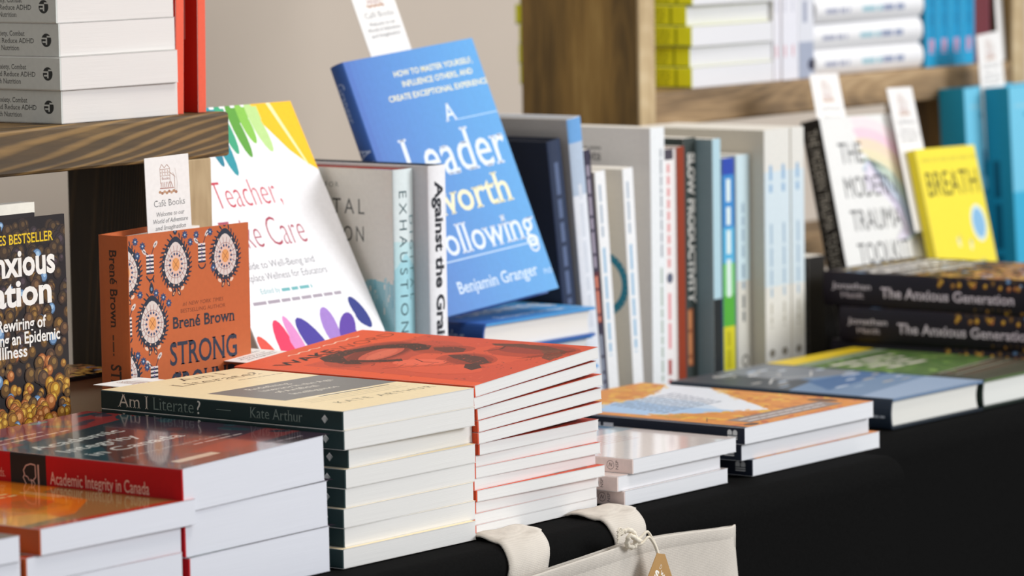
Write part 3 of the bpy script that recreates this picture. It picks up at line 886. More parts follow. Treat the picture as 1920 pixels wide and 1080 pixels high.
def care():
    f = Panel(158, 240)
    f.rect(0, 0, 158, 240, 'EAEAED', 4); f.up()
    def drop(x, y, L, wd, col, a):
        f.ell(x, y - L / 2, wd, L / 2 + wd, col, a, 16); f.rect(x - wd, y - L * .35, x + wd, y, col)
    # yellow sweep, then strokes of colour dripping from the top edge
    f.poly([(98, 240), (158, 240), (158, 176), (146, 184), (132, 196), (118, 214)], 'F4BE1C'); f.up()
    f.poly([(126, 240), (131, 240), (150, 178), (146, 184)], 'F6E6B0')
    for x, L, wd, c, a in ((92, 28, 6, '86C04E', .14), (80, 40, 6, '5E9E3C', .12), (66, 36, 6, '3FA27A', .1), (54, 54, 7, '2F93A0', .1), (42, 46, 6, '2A7F96', .1), (30, 34, 6, '2F6EA0', .08), (106, 36, 7, 'B7D88C', .2), (18, 40, 6, '3A5CA0', .06)):
        drop(x, 238, L, wd, c, a)
    f.up()
    red = 'C23A4E'
    f.text('Teacher,', 17, 150, 24, red, width=83, weight=-.035)
    f.text('Take Care', 10, 113, 26, 'A84458', width=101, weight=-.035)
    g = '7E8086'
    f.text('A Guide to Well-Being and', 8, 95, 6.2, g, width=100)
    f.text('Workplace Wellness for Educators', 3, 84.5, 6.2, g, width=115)
    f.text('Edited by', 28, 73, 4.6, '6CB0B4', width=24); f.bars(54, 92, 73, 4.6, '6CB0B4', 3)
    f.bars(14, 124, 64, 4.6, 'A49AA6', 5)
    for x, y, L, wd, c, a in ((12, 20, 40, 7, 'E05040', .45), (33, 26, 48, 9, 'E8365E', .1), (48, 30, 46, 6, 'DC8AC4', .25), (70, 24, 56, 11, '46389A', .5), (62, 8, 30, 9, '3E3690', .2), (94, 38, 34, 9, 'A07CC8', 0), (114, 34, 32, 9, '5C3CA0', -.7), (137, 46, 32, 7, '2C3682', .45), (90, 8, 30, 12, '4A3A96', .2), (124, 12, 26, 10, '343A92', .3), (20, 4, 20, 12, 'E4623E', 0)):
        f.ell(x, y, wd, L / 2, c, a, 18)
        f.ell(x + 1, y - L * .16, wd * .95, L * .3, c, a + .4, 14)
    s = Panel(240, 15)
    s.text('Teacher, Take Care', 40, 4.5, 6.5, 'C23A4E', width=90)
    return BookKind('paperback_book', .158, .240, .0155, 'F0F0F2', 'EEEEF0', 'EEEEF0', 'ECECEC', mat=M_SATIN, fp=f, sp=s, r=.001)
K = care()
K.place((.257, .304, .0795), turn(a=-27.5) @ FRONT, 'white paperback with dripping paint colours leaning back behind the rust hardcover')
for k in range(5):
    K.place((.2585, .285 + [.0, .002, .001, .003, 0][k], (4 - k) * .0158), turn(),
            f'white paperback lying beneath the leaning paint-drip one, {ORD[k]} of five', 'white paperbacks lying underneath')

def digital():
    b = Panel(145, 244)                            # the back cover faces the aisle
    b.rect(0, 0, 145, 244, 'DAD8CE', 5); b.up()
    b.poly([(0, 0), (145, 0), (145, 148), (120, 152), (90, 138), (60, 120), (30, 112), (0, 96)], '8FC4CE'); b.up()
    b.poly([(0, 0), (145, 0), (145, 70), (90, 60), (40, 74), (0, 60)], '6FAFBC'); r = random.Random(4)
    for _ in range(120): q = r.uniform(1, 3.4); x = r.uniform(40, 145); b.rect(x, 134 + r.gauss(0, 9), x + q, 134 + r.gauss(0, 9) + q, r.choice(['8FC4CE', '7AB8C6', 'E8E6DC', 'A8D0D6']))
    b.up(); k = '4A4C48'
    b.text('A CURE FOR', 88, 228, 4, '77776E', width=50, align='r', spacing=.25, weight=.004)
    b.text('DIGITAL', 118, 206, 12.5, k, width=84, align='r', spacing=.3)
    b.text('EXHAUSTION', 117, 183, 12.5, k, width=108, align='r', spacing=.3)
    for i in range(11): b.bars(20, 106, 118 - i * 7, 3, '4E7A84', i)
    s = Panel(244, 26)
    s.rect(0, 0, 244, 26, 'DDE9EA', 2); s.up(); s.rect(70, 0, 196, 26, 'A6D8E2', 6); s.poly([(60, 0), (84, 0), (70, 12), (84, 26), (62, 26)], 'C4E4E8')
    s.up(); s.text('DIGITAL', 38, 17.5, 6.4, '5A8890', width=76, spacing=.5)
    s.text('EXHAUSTION', 17, 5.4, 8.6, '3F5A60', width=124, spacing=.35)
    s.text('LEONARDI', 168, 6.5, 8.0, '3A4A50', width=48, spacing=.2)
    return BookKind('hardcover_book', .145, .244, .0262, '9E2C28', 'D0E8EA', 'DAD8CE', 'E8E4DA', hard=True, mat=M_GLOSS, bp=b, sp=s, bulge=.003, r=0.0)
digital().place((.4215, .297, 0), BACK, 'pale aqua hardcover with pixel jacket standing spine out beside the leaning white paperback')
def grain():
    s = Panel(246, 23.5)
    s.text('Against the Grain', 14, 6.6, 10, '2A2C34', width=138, weight=.035)
    s.text('Terry', 170, 7, 8.6, 'C9909C', width=40, weight=-.02)
    b = Panel(148, 246); b.rect(120, 0, 148, 246, 'D2D3D6')
    b.up(); b.bars(20, 110, 200, 5, '8A8C94', 3)
    f = Panel(148, 246); f.rect(0, 0, 148, 246, '2A3040')
    return BookKind('hardcover_book', .148, .246, .0235, '2A3040', 'EDEEF1', 'DEDFE2', 'E8E4DA', hard=True, mat=M_SATIN, sp=s, bp=b, fp=f, bulge=.003, r=0.0)
grain().place((.4485, .2815, 0), BACK, 'white-spined hardcover with bold black lettering, standing beside the aqua one')

def leader(T):
    f = Panel(158, 235)
    def mix(a, b, t):
        a, b = [int(a[i:i + 2], 16) for i in (0, 2, 4)], [int(b[i:i + 2], 16) for i in (0, 2, 4)]
        return ''.join('%02X' % round(p + (q - p) * t) for p, q in zip(a, b))
    n = 24
    for i in range(n):                             # the jacket's printed blend of two blues
        f.rect(158 * i / n, 0, 158 * (i + 1) / n, 235, mix('3E69B8', '4F9BD9', (i / (n - 1)) ** .6))
    f.up(); Wt, Cr = 'DDE6F2', 'EDE6BE'
    f.text('HOW TO MASTER YOURSELF,', 52, 213.5, 5.0, Cr, width=97, weight=.015)
    f.text('INFLUENCE OTHERS, AND', 58, 203.6, 5.0, Cr, width=87, weight=.015)
    f.text('CREATE EXCEPTIONAL EXPERIENCES', 37, 192.6, 5.0, Cr, width=126, weight=.015)
    f.text('A', 95, 166, 15.5, Wt, width=13, serif=True, weight=.004)
    f.rect(108, 165.6, 158, 166.6, 'A8CBEA')
    f.text('Leader', 30, 120, 38, Wt, width=124, serif=True, weight=.004)
    f.text('worth', 48, 86, 27, Cr, width=94, serif=True, weight=.008)
    f.text('Following', 28, 50, 26, Wt, width=126, serif=True, weight=.004)
    f.ring(147, 42, 5, 1.8, Wt); f.rect(34, 44.6, 143, 45.8, 'B8D2EC')
    f.text('Benjamin Granger', 41, 16, 10.5, 'CFE0F0', width=99, serif=True, weight=.008)
    f.text('PhD', 147, 15, 4.6, 'B8D2EC', width=11)
    s = Panel(235, T * 1000)
    s.rect(0, 0, 235, 28, '33589E'); s.up(); d = -5 if T < .02 else 0
    s.text('Granger', 16, 8 + d, 9.0, '8FA4CC', width=36, serif=True)
    s.text('A Leader', 76, 8 + d, 12, 'B4C4E0', width=50, serif=True); s.text('worth Following', 130, 8 + d, 12, 'B4C4E0', width=84, serif=True)
    return BookKind('hardcover_book', .158, .235, T, '4F9BD9', '33589E', '3C66AE', 'EDEBE6', hard=True, mat=M_SATIN, fp=f, sp=s, bulge=.004, r=0.0)
leader(.0165).place((.5025, .336, .1035), turn(-20.4, -5.4, -6.6) @ FRONT, 'bright blue hardcover with large serif title leaning back on its own flat stack')
for k in range(4):
    if k == 0: K = leader(.0258)
    K.place((.5455 + [.0, .002, .001, .003][k], .298 + [.0, .003, -.001, .002][k], (3 - k) * .0258), turn(c=[0, .6, -.4, .2][k]),
            f'bright blue hardcover lying flat, {ORD[k]} of four under the leaning one', 'blue hardcovers lying flat')

# ------------------------------------------------------------------ the row of standing spines on the far table
def lean(top, bot, z0, z1): return -math.degrees(math.atan2(bot - top, z1 - z0))
def navyblue():
    s = Panel(252, 20); s.bars(20, 150, 6, 9, '5A6A8C', 2)
    s.up()
    for k in range(4): s.ring(184 + k * 13, 9 + (4 if k % 2 else -3), 6.5, 3, '2EA4D2', 30 + k * 90, 270 + k * 90, 14)
    return BookKind('hardcover_book', .150, .252, .020, '1C2436', '2C3852', '1C2434', 'D8D4CC', hard=True, mat=M_SATIN, sp=s, bulge=.002, r=0.0)
navyblue().place((.7225, .338, 0.0), turn(b=-8) @ BACK, 'dark navy hardcover with a cyan swirl on its spine leaning beside the blue stack')
def skyband():
    s = Panel(270, 20); s.rect(0, 0, 22, 20, '6CA4DC'); s.rect(22, 0, 70, 20, 'B4C4D8'); s.up(); s.bars(60, 200, 7, 8, 'D4DAE4', 4)
    b = Panel(150, 270); b.rect(0, 0, 150, 270, 'ACAAA8', 3)
    return BookKind('hardcover_book', .150, .270, .0205, 'D8DEE8', 'E4E8F0', 'B4B0AC', 'DCD6CC', hard=True, mat=M_SATIN, sp=s, bp=b, bulge=.002, r=0.0)
skyband().place((.7435, .334, 0.0), turn(b=-6.6) @ BACK, 'tall white-spined hardcover with a sky blue top behind the blue stack')
def slim(name, W, H, T, front, spine, back, fn=None, bfn=None, mat=None, pages='E6E2DA'):
    s = Panel(H * 1000, T * 1000); b = Panel(W * 1000, H * 1000)
    if fn: fn(s)
    if bfn: bfn(b)
    return BookKind(name, W, H, T, front, spine, back, pages, mat=mat or M_SATIN, sp=s, bp=b, r=.0008)
def plumtext(s):
    s.text('THE QUIET', 16, 3, 5, 'B9AEBC', width=2) if False else s.bars(14, 110, 3, 5.5, 'A9A0B0', 1)
    s.rect(112, 0, 160, 10, '5A2E38'); s.up(); s.bars(116, 158, 3, 5.5, 'E08A70', 4); s.bars(170, 230, 3, 5, '9CA4B4', 5)
slim('paperback_book', .145, .240, .0105, '2C2838', '3A3548', '332F40', plumtext).place((.7655, .336, 0), turn(b=-6.2) @ BACK, 'slim plum-black paperback, leaning next to the sky blue topped spine')
def cream_back(b):
    b.rect(0, 0, 150, 220, 'E4DFD4', 3); b.up()
    for i, y in enumerate((196, 186, 178, 164)): b.bars(96, 126, y, 4, ['8A877E', '8A877E', '6FA8B0', '8A877E'][i], i)
    b.ring(118, 112, 27, 7.5, '2E87A2', 0, 360, 32)
    for i in range(5): b.bars(90, 124, 150 - 60 - i * 9 - 10, 4, 'B0ACA2', i + 7)
def slimtext(s):
    s.bars(12, 60, 5, 5, 'A4B4C4', 2); s.bars(70, 170, 5, 6, '94BEDC', 3); s.ell(204, 8, 3, 3, '3A9AC0')
K = slim('paperback_book', .148, .2185, .0162, 'ECE8E0', 'F1F2F3', 'E4DFD4', slimtext, cream_back)
K.place((.7780, .338, 0), turn(b=-5.0) @ BACK, 'cream paperback with a teal ring, leaning against the plum-black spine', 'cream teal-ring paperbacks')
K.place((.8135, .336, 0), turn(b=-3.8) @ BACK, 'cream paperback with a teal ring, nearest the big white hardcover', 'cream teal-ring paperbacks')
def bigwhite(b):
    b.rect(0, 0, 160, 255, 'DEDCDA', 3); b.up()
    b.text('Elements', 104, 222, 9, '4A4C50', width=50, align='r', weight=.012); b.bars(60, 104, 232, 4, '9A9A98', 4)
def bigwhite_s(s):
    s.text('Experiments', 30, 13, 6, '6A7078', width=6) if False else s.bars(20, 120, 15, 4, '8A9098', 2); s.bars(130, 236, 14, 5, 'A8B6A8', 4)
slim('paperback_book', .160, .253, .0225, 'EDEDEE', 'EDF0F2', 'DEDCDA', bigwhite_s, bigwhite).place((.8402, .334, 0), BACK, 'big white paperback standing spine out before the shelf post')
def redletters(s):
    s.rect(0, 0, 10, 20, '4A4450'); s.rect(0, 15, 232, 20, 'E4DDDA')
    s.up()
    for i in range(9): s.bars(14 + i * 11, 22 + i * 11, 5, 7, 'E09A9A', i)
    s.ell(120, 8, 5, 5, '5E6478'); s.bars(134, 190, 5, 7, 'E4949A', 4); s.bars(196, 218, 4, 9, 'B04A48', 5)
slim('paperback_book', .145, .232, .0195, 'F0EBEA', 'F2EDEC', 'D8D4D6', redletters).place((.8637, .336, 0), BACK, 'white spine with pale red lettering, next to the thin rust one')
slim('paperback_book', .145, .233, .0125, '8E3A20', '93391E', '7E3220').place((.8846, .336, 0), BACK, 'thin plain rust red spine in the standing row')
def forest(s):
    s.text('SLOW PRODUCTIVITY', 14, 7, 10, 'E6E4DE', width=140, weight=.045)
    s.rect(160, 4, 214, 13, '9A5A3A'); s.up(); s.bars(162, 212, 5, 8, 'D08A5A', 3); s.ell(230, 10, 4, 6, '9AA09C')
slim('paperback_book', .140, .240, .0200, '2E3A36', '3C4442', '2C3634', forest, mat=M_SATIN).place((.8987, .338, 0), BACK, 'dark spine with bold white capitals between the rust and pale blue spines')
def tealb(b):
    b.rect(0, 0, 150, 240, 'A9BDC4', 3); b.up(); b.rect(0, 0, 150, 84, '1E1F20', 3); b.rect(0, 232, 150, 240, '3C2C28'); b.up()  # black lower part: shadow across the standing row, painted in
    b.rect(108, 24, 138, 56, '8C8880')
    b.poly([(0, 84), (150, 84), (150, 150), (90, 130), (0, 160)], '93A9AA')
def teals(s):
    s.rect(0, 0, 240, 13, 'B4D4E0'); s.rect(150, 0, 240, 13, '22272A')  # same painted shadow on the foot of the spine
slim('paperback_book', .172, .2385, .0132, '8CA4AC', 'B4D4E0', '7C9298', teals, tealb).place((.9192, .3195, 0), BACK, 'grey-teal paperback with a narrow pale blue spine, its lower third black with painted shadow')
def rainbow(s):
    s.rect(0, 0, 16, 20, '2C4AB0'); s.rect(16, 0, 66, 20, '3C8CD0'); s.rect(66, 0, 100, 20, '58B4E0'); s.rect(100, 0, 130, 20, '7ACB7A'); s.rect(130, 0, 160, 20, '58B040'); s.rect(160, 0, 220, 20, 'D8D02C')
    s.up(); s.text('GAMING GREATLY', 20, 6, 8, 'E8F4F4', width=118, weight=.03) if False else s.bars(20, 132, 6, 11, 'E4F2F0', 3); s.bars(165, 200, 6, 8, 'B4AC20', 4)
slim('paperback_book', .145, .2175, .0195, '4A90C8', '58B4E0', '4A88B8', rainbow).place((.9588, .336, 0), BACK, 'spine fading from blue to green to yellow in the standing row')
def paleblue(s):
    s.rect(0, 0, 120, 26, 'CBE0E8'); s.rect(120, 0, 219, 26, 'D6D4CC'); s.up(); s.bars(46, 98, 9, 6, '8CA4B8', 1); s.bars(104, 128, 9, 6, '7A92A8', 2); s.bars(134, 162, 9, 6, '5E6468', 3)
    s.ring(197, 13, 5, 2.2, '6A6660', n=16)
slim('paperback_book', .145, .219, .0225, 'CFDDE0', 'D0DEE2', 'C4CCCC', paleblue).place((.9815, .336, 0), BACK, 'pale blue spine with a ring mark at its foot, beside the rainbow spine')
def oat(s):
    s.rect(0, 0, 240, 24, 'E4E2DC'); s.rect(40, 0, 150, 24, 'D4E2EA'); s.up(); s.bars(34, 60, 8, 8, '90B4D4', 1); s.bars(90, 160, 9, 6, 'A0B8CC', 2); s.bars(166, 190, 9, 5, 'B8B4A8', 4); s.ell(214, 11, 4, 5, '8A8478')
def oatb(b): b.rect(0, 0, 150, 243, 'C9C2B4', 3)
K = slim('paperback_book', .150, .2415, .0225, 'DAD6CC', 'E4E2DC', 'C9C2B4', oat, oatb)
for i in range(3):
    K.place((1.0065 + i * .0229, .3205 + [0, .001, .0][i], 0), BACK, f'oat white spine with faint blue lettering, {["first", "second", "third"][i]} of three from the pale blue spine', 'oat white spines')
def noir(b):
    b.rect(0, 0, 140, 200, '1A1815', 2); b.up()
    for i in range(3):
        for j in range(3): b.rect(24 + i * 34, 26 + j * 44, 50 + i * 34, 58 + j * 44, '4A3E26'); b.up(); b.rect(28 + i * 34, 30 + j * 44, 46 + i * 34, 54 + j * 44, '24201A'); b.L = 2
slim('hardcover_book', .140, .110, .030, '1A1815', '1E1B18', '1A1815', None, noir).place((1.118, .345, 0), BACK, 'small black book with dull gold squares between the oat spines and the toolkit book')

# ------------------------------------------------------------------ face-out books at the end of the far table
def rainbowkit():
    f = Panel(173, 235)
    f.rect(0, 0, 173, 235, 'E6E6E4', 3); f.up()
    cols = ['EEDDE0', 'EFCCD8', 'EBD6BE', 'E6DCB8', 'C4D4C4', 'C0CEDC', 'D6CEE2', 'E4DEEC']
    for i, c in enumerate(cols):
        R = 128 - i * 11
        P = [(64 + R * .92 * math.cos(math.radians(a)), 118 + R * .95 * math.sin(math.radians(a))) for a in range(-14, 112, 6)] + [(64 + 20 * math.cos(1.2), 150)]
        f.up()
        f.poly([(64 + (R) * .92 * math.cos(math.radians(a)), 108 + R * .98 * math.sin(math.radians(a))) for a in range(0, 100, 6)] + [(70, 200 - i * 2), (110 + i * 1.2, 120), (150 - i * 8, 104)], c)
    f.L += 2; f.ell(150, 30, 26, 34, 'D6DCE6', .3); f.ell(146, 24, 18, 24, 'E8E2EE', .3)
    f.L += 1; k = '3A3A3C'
    for s, y, x, wd in (('THE', 187, 22, 42), ('MODERN', 152, 20, 92), ('TRAUMA', 118, 22, 90), ('TOOLKIT', 84, 24, 92)): f.text(s, x, y, 21, k, width=wd, weight=-.002)
    s = Panel(235, 24)
    s.text('THE MODERN TRAUMA TOOLKIT', 10, 6, 12, 'BDB8AE', width=146, weight=-.005); s.bars(166, 214, 9, 6, '8C7C60', 3)
    return BookKind('paperback_book', .173, .235, .024, 'F0EFEC', '232120', '2A2826', 'E4E2DC', mat=M_SATIN, fp=f, sp=s, r=.001)
rainbowkit().place((1.2115, .366, .005), turn(-13, 1.0, -2) @ FRONT, 'white paperback with a pastel rainbow and black spine standing behind the bead stack')
def breath():
    f = Panel(122, 200)
    f.rect(0, 0, 130, 200, 'F4E03A', 2); f.up()
    f.bars(8, 120, 186, 6, 'D8C83A', 2)
    f.text('BREATH', 8, 150, 25, '4A4210', width=108, weight=.0)
    f.ell(100, 118, 16, 20, 'DCE8D8'); f.up(); f.ell(100, 118, 12.5, 16, '86B8DC')
    r = random.Random(5)
    for x, y in ((52, 100), (58, 72), (92, 74), (66, 50), (44, 60), (98, 52), (76, 96), (84, 34), (40, 34)):
        f.ell(x, y, 6, 3, 'F0EAB4', r.uniform(0, 3), 9); f.ell(x + 4, y + 5, 3.5, 2.4, 'D0C860', r.uniform(0, 3), 8); f.up(); f.ell(x - 1, y + 2, 2, 2.4, 'BCC8B4', 0, 7); f.L = 2
    return BookKind('paperback_book', .122, .200, .0105, 'F4E03A', 'E8D430', 'F0DC38', 'E8E4D0', mat=M_SATIN, fp=f, r=.001)
breath().place((1.3400, .326, .004), turn(-13.5, 1.3, 1.5) @ FRONT, 'lemon yellow paperback with a pale blue oval, leaning before the turquoise book')
def turq():
    f = Panel(150, 245)
    f.rect(0, 0, 150, 245, '74C8E6', 3); f.up(); f.rect(0, 0, 150, 130, '3AAFD6', 3); f.rect(10, 222, 150, 226, '8ACBE2')
    f.up(); f.text('BUILT', 32, 148, 26, '1E7FA8', width=100, weight=.03); f.bars(30, 130, 212, 6, '2A90B8', 4); f.bars(34, 130, 128, 8, '1F7EA4', 5)
    s = Panel(245, 32); s.rect(0, 0, 245, 32, '2090B0'); s.up(); s.bars(80, 190, 9, 14, '0F5A74', 3)
    return BookKind('hardcover_book', .150, .245, .032, '4FB4DA', '1F86A6', '2A90B0', 'E0E0DC', hard=True, mat=M_SATIN, fp=f, sp=s, bulge=.002, r=0.0)
K = turq()
K.place((1.640, .446, .002), turn(-3, 0, 0) @ FRONT, 'turquoise hardcover facing out behind the lemon yellow paperback', 'turquoise hardcovers')
K.place((1.600, .4785, .002), turn(-3, 0, 0) @ FRONT, 'turquoise hardcover mostly hidden behind the other turquoise one', 'turquoise hardcovers')

# ------------------------------------------------------------------ on the shelf with the grey spines
def silver():
    s = Panel(200, 25.5)
    s.rect(0, 0, 200, 25.5, 'D2D6D2', 3); s.up()
    k = '2E3234'
    for i, t in enumerate(('Reduce Anxiety, Combat', 'Inflammation, and Reduce ADHD', 'Symptoms with Nutrition')):
        s.text(t, 174 if i == 1 else (164 if i == 0 else 158), 15.8 - i * 5.6, 3.7, k, width=[50, 76, 52][i], align='r', serif=True, weight=.006)
    s.ell(187, 12.6, 5.2, 5.2, k, 0, 24); s.up(); s.rect(181, 13.4, 187.8, 14.6, 'D2D6D2'); s.rect(186.4, 9.2, 187.8, 14.6, 'D2D6D2'); s.rect(183, 10.6, 187, 11.8, 'D2D6D2'); s.rect(187.6, 14.8, 193, 16, 'D2D6D2')
    s.bars(60, 100, 8, 6, k, 2)
    return BookKind('paperback_book', .1325, .200, .0255, 'D4D4D0', 'D2D6D2', 'C4C6C2', 'E4E0DD', mat=M_SATIN, sp=s, r=.001)
K = silver()
for k in range(4):
    K.place((.0735 + [.0, .0012, -.0005, .002][k] - .001, .338 + [.001, 0, -.002, .0][k], .3014 + (3 - k) * .0257), turn(c=[0, .5, -.3, .2][k]),
            f'grey-spined paperback, {ORD[3 - k] if False else ORD[k]} of four visible on the dark shelf', 'grey-spined paperbacks')
def ember(s):
    s.rect(0, 0, 200, 2.5, 'F07A58'); s.up(); s.rect(160, 0.6, 165, 2, '8A6A90')
def sticker(b):
    b.rect(0, 0, 120, 200, 'C22A1C', 2); b.up(); b.rect(88, 58, 117, 96, 'DCA49C'); b.up(); b.text('19.95', 92, 76, 6, '5A2A2A', width=20); b.text('30', 98, 61, 5, '5A2A2A', width=8)
K = slim('paperback_book', .130, .210, .0095, 'D8402C', 'EA6044', 'C22A1C', None, sticker, mat=M_SATIN)
K.place((.2085, .343, .3014), turn(b=2) @ BACK, 'red-orange paperback standing right against the grey-spined stack', 'red-orange standing paperbacks')
K.place((.2330, .341, .3014), turn(b=1.2) @ BACK, 'red-orange paperback with a pink price sticker at the end of the dark shelf', 'red-orange standing paperbacks')
slim('paperback_book', .120, .210, .005, 'E4DED4', 'D8D2C6', 'DCD4C8').place((.2445, .350, .3014), BACK, 'thin cream booklet behind the stickered red-orange paperback')

# ------------------------------------------------------------------ on the brown shelf unit
def lime():
    s = Panel(216, 20.6)
    s.rect(0, 0, 216, 20.6, 'FDFF30'); s.up(); s.rect(0, 0, 216, 1.4, '6A8A1C'); s.up()
    for i in range(3): s.bars(168, 190, 4.5 + i * 5, 3, '8E9418', i)
    s.rect(196, 2, 199, 19, 'A0A818'); s.bars(40, 150, 6, 9, '7C8418', 7)
    return BookKind('paperback_book', .147, .216, .0206, 'C8CA20', 'C2C414', 'B4BC18', 'E4E4E8', mat=M_SATIN, sp=s, r=.001)
K = lime()
for k in range(6):
    K.place((1.1455 + [0, .001, .0, -.001, .001, .0][k], .50 + [.006, .0, .007, .0, .004, .001][k], .2709 + (5 - k) * .0207), turn(c=[0, .3, -.3, .2, -.2, .1][k]),
            f'lime green spined paperback, {ORD[k]} of six on the brown shelf', 'lime green spined paperbacks')
def lav(s):
    s.bars(20, 150, 3.5, 5, 'C4C4D0', 2); s.bars(184, 196, 3.5, 5, 'D8A0A8', 3)
slim('paperback_book', .140, .220, .0125, 'E8E6EC', 'E6E5EC', 'E0DEE6', lav).place((1.2945, .502, .2709), BACK, 'slim white spine standing beside the lime green stack')
K = slim('paperback_book', .140, .220, .0155, 'E8E6EC', 'E4E4EC', 'E0DEE6', lav)
K.place((1.3075, .500, .2709), BACK, 'lavender white spine, second from the lime green stack', 'lavender white spines')
K.place((1.3235, .501, .2709), BACK, 'lavender white spine, third from the lime green stack', 'lavender white spines')
def greyfoot(s):
    s.rect(0, 0, 190, 30, 'DCDEE6'); s.rect(190, 0, 230, 30, 'A4ACC0'); s.up(); s.ell(214, 24, 6, 7, '2C3048'); s.bars(120, 170, 8, 12, '9AA0B4', 3)
slim('paperback_book', .140, .228, .0285, 'DCDEE6', 'DCDEE6', 'E0E2E8', greyfoot).place((1.3395, .501, .2709), BACK, 'pale spine with a blue-grey foot beside the three white rounded hardcovers')
def mindful():
    s = Panel(214, 27)
    s.bars(18, 66, 10, 8, 'A4A8BC', 2); s.bars(90, 130, 10, 9, '9CC4D0', 3); s.bars(132, 178, 10, 10, '8A96B4', 4)
    return BookKind('hardcover_book', .150, .214, .0275, 'E8E8EA', 'EAEAEC', 'E4E4E6', 'DCDAD4', hard=True, mat=M_SATIN, sp=s, bulge=.007, r=0.0)
K = mindful()
for k in range(4):
    K.place((1.3705 + .214 + [.0, .001, -.001, .0][k], .508, .2709 + (3 - k) * .0278), turn(c=[0, .4, -.5, .2][k]) @ SIDE,
            f'white hardcover with rounded spine lying on the brown shelf, {ORD[k]} of four', 'white rounded hardcovers')
def cyan(s):
    s.rect(0, 0, 230, 28, '1FA0D0'); s.up(); s.rect(140, 7, 200, 21, '138CBC'); s.up()
    for i in range(2): s.bars(200, 216, 8 + i * 6, 5, 'F08A98', i)
    s.bars(150, 186, 9, 11, '0F7CAA', 3); s.ell(132, 14, 6, 5, 'C4DCE8')
K = slim('paperback_book', .140, .230, .0245, '1FA0D0', '1FA0D0', '1784AE', cyan)
for i, x in enumerate((1.592, 1.618, 1.644, 1.670)):
    K.place((x, .503, .2709), BACK, f'cyan spine with pink lettering, {["first", "second", "third", "fourth"][i]} from the white rounded hardcovers', 'cyan spines')
def maroon(s):
    s.rect(0, 0, 215, 34, '9A6A86'); s.rect(120, 0, 215, 34, '6E3038'); s.up(); s.bars(40, 110, 10, 10, 'C8A4B8', 2)
slim('paperback_book', .140, .215, .036, '7A4456', '8A5468', '5E4458', maroon).place((1.697, .506, .2709), BACK, 'mauve and maroon spine at the far end of the brown shelf')

# a few more copies glimpsed behind the golden-bead hardcover
slim('paperback_book', .112, .2445, .014, 'F0EDE2', 'E0B828', 'E8C830').place((-.0755, .3445, 0), turn(a=-.5) @ FRONT, 'yellow-edged paperback peeking above the standing golden-bead hardcover')

# ------------------------------------------------------------------ shop bookmarks
def bookmark(loc, rot, label, h=.15):
    W, H, T = 50, h * 1000, .0005
    mb = MB(); mb.box((0, 0, 0), (W / 1000, h, T), 'ECEAE8')
    p = Panel(W, H)
    t = H                                           # from the top down
    br, gy = 'B08C7C', '55565A'
    # line drawing of a corner shop: gables, shop sign, striped awning, plants
    p.line([(17, t - 21), (17, t - 9), (19, t - 6), (22, t - 9), (25, t - 6.5), (28, t - 9.5), (28, t - 21)], .5, br)
    for y in (10, 12.5, 15): p.line([(17, t - y), (28, t - y)], .4, br)
    for x in (19.5, 22.5, 25.5): p.line([(x, t - 10.6), (x, t - 12)], 1.0, 'C8AFA4'); p.line([(x, t - 13), (x, t - 14.4)], 1.0, 'C8AFA4')
    p.text('Books', 18.5, t - 18.2, 2.2, 'A06A5A', width=9)
    for k in range(7): p.line([(18 + k * 1.8, t - 20), (17.4 + k * 2.2, t - 24.4)], .6, 'A86E60')
    p.line([(16, t - 24.6), (32, t - 25)], .6, 'A86E60'); p.line([(28, t - 13), (33, t - 16), (33, t - 28)], .5, br)
    for k in range(8): p.ell(16 + k * 2.6, t - 27.4 - (k % 2), 1.6, 1.2, ['B58A6A', 'A8785E', 'C09A7C'][k % 3], 0, 7)
    p.line([(34, t - 10), (36, t - 21), (35, t - 28)], .35, 'C4B4AC'); p.line([(34, t - 17), (31, t - 13)], .35, 'C4B4AC')
    p.up()
    p.text('Café Books', 26, t - 38.5, 5.0, gy, width=36, align='c', serif=True, weight=-.012)
    for k, (s, wd) in enumerate((('Welcome to our', 32), ('World of Adventure', 40), ('and Imagination', 35))):
        p.text(s, 26, t - 46 - k * 5.3, 3.2, gy, width=wd, align='c', serif=True, italic=.25, weight=.0)
    stamp(mb, p, lambda u, v, l: (u, v, T + l))
    o = mb.build('bookmark', M_MATTE)
    o.location = (loc[0], loc[1], loc[2] + TZ); o.rotation_euler = rot.to_euler()
    return tag(o, label, 'bookmark', 'shop bookmarks tucked in books')
def inside(pos, rot, u, v, z): return tuple(Vector(pos) + rot @ Vector((u, v, z)))
bookmark((.1145, .286, .124), turn(a=-1, b=-1.0) @ FRONT, 'white shop bookmark with a house drawing, standing in the rust orange hardcover')
bookmark((.569, .409, .257), turn(-20.4, -5.4, -6.6) @ FRONT, 'white shop bookmark sticking up from the leaning bright blue hardcover')
q = turn(-13, 1, -2) @ FRONT
bookmark(inside((1.2115, .366, .005), q, .032, .134, -.0012), q, 'white shop bookmark above the black-spined rainbow paperback')
q = turn(-13.5, 1.3, 1.5) @ FRONT
bookmark(inside((1.3400, .326, .004), q, -.012, .117, -.0012), q, 'white shop bookmark sticking up from the lemon yellow paperback')
bookmark((1.640, .4535, .155), turn(-3, -4, 0) @ FRONT, 'white shop bookmark sticking up from the turquoise hardcover')
bookmark((1.742, .500, .2712), turn(-4, 0, 0) @ FRONT, 'white shop bookmark standing on the brown shelf beside its far post')
bookmark((.024, .114, .1101), turn(), 'white shop bookmark poking out past the head of the cream-covered top paperback')
bookmark((.179, .160, .1112), turn(b=-4.4), 'white shop bookmark poking out past the head of the topmost red-orange paperback')

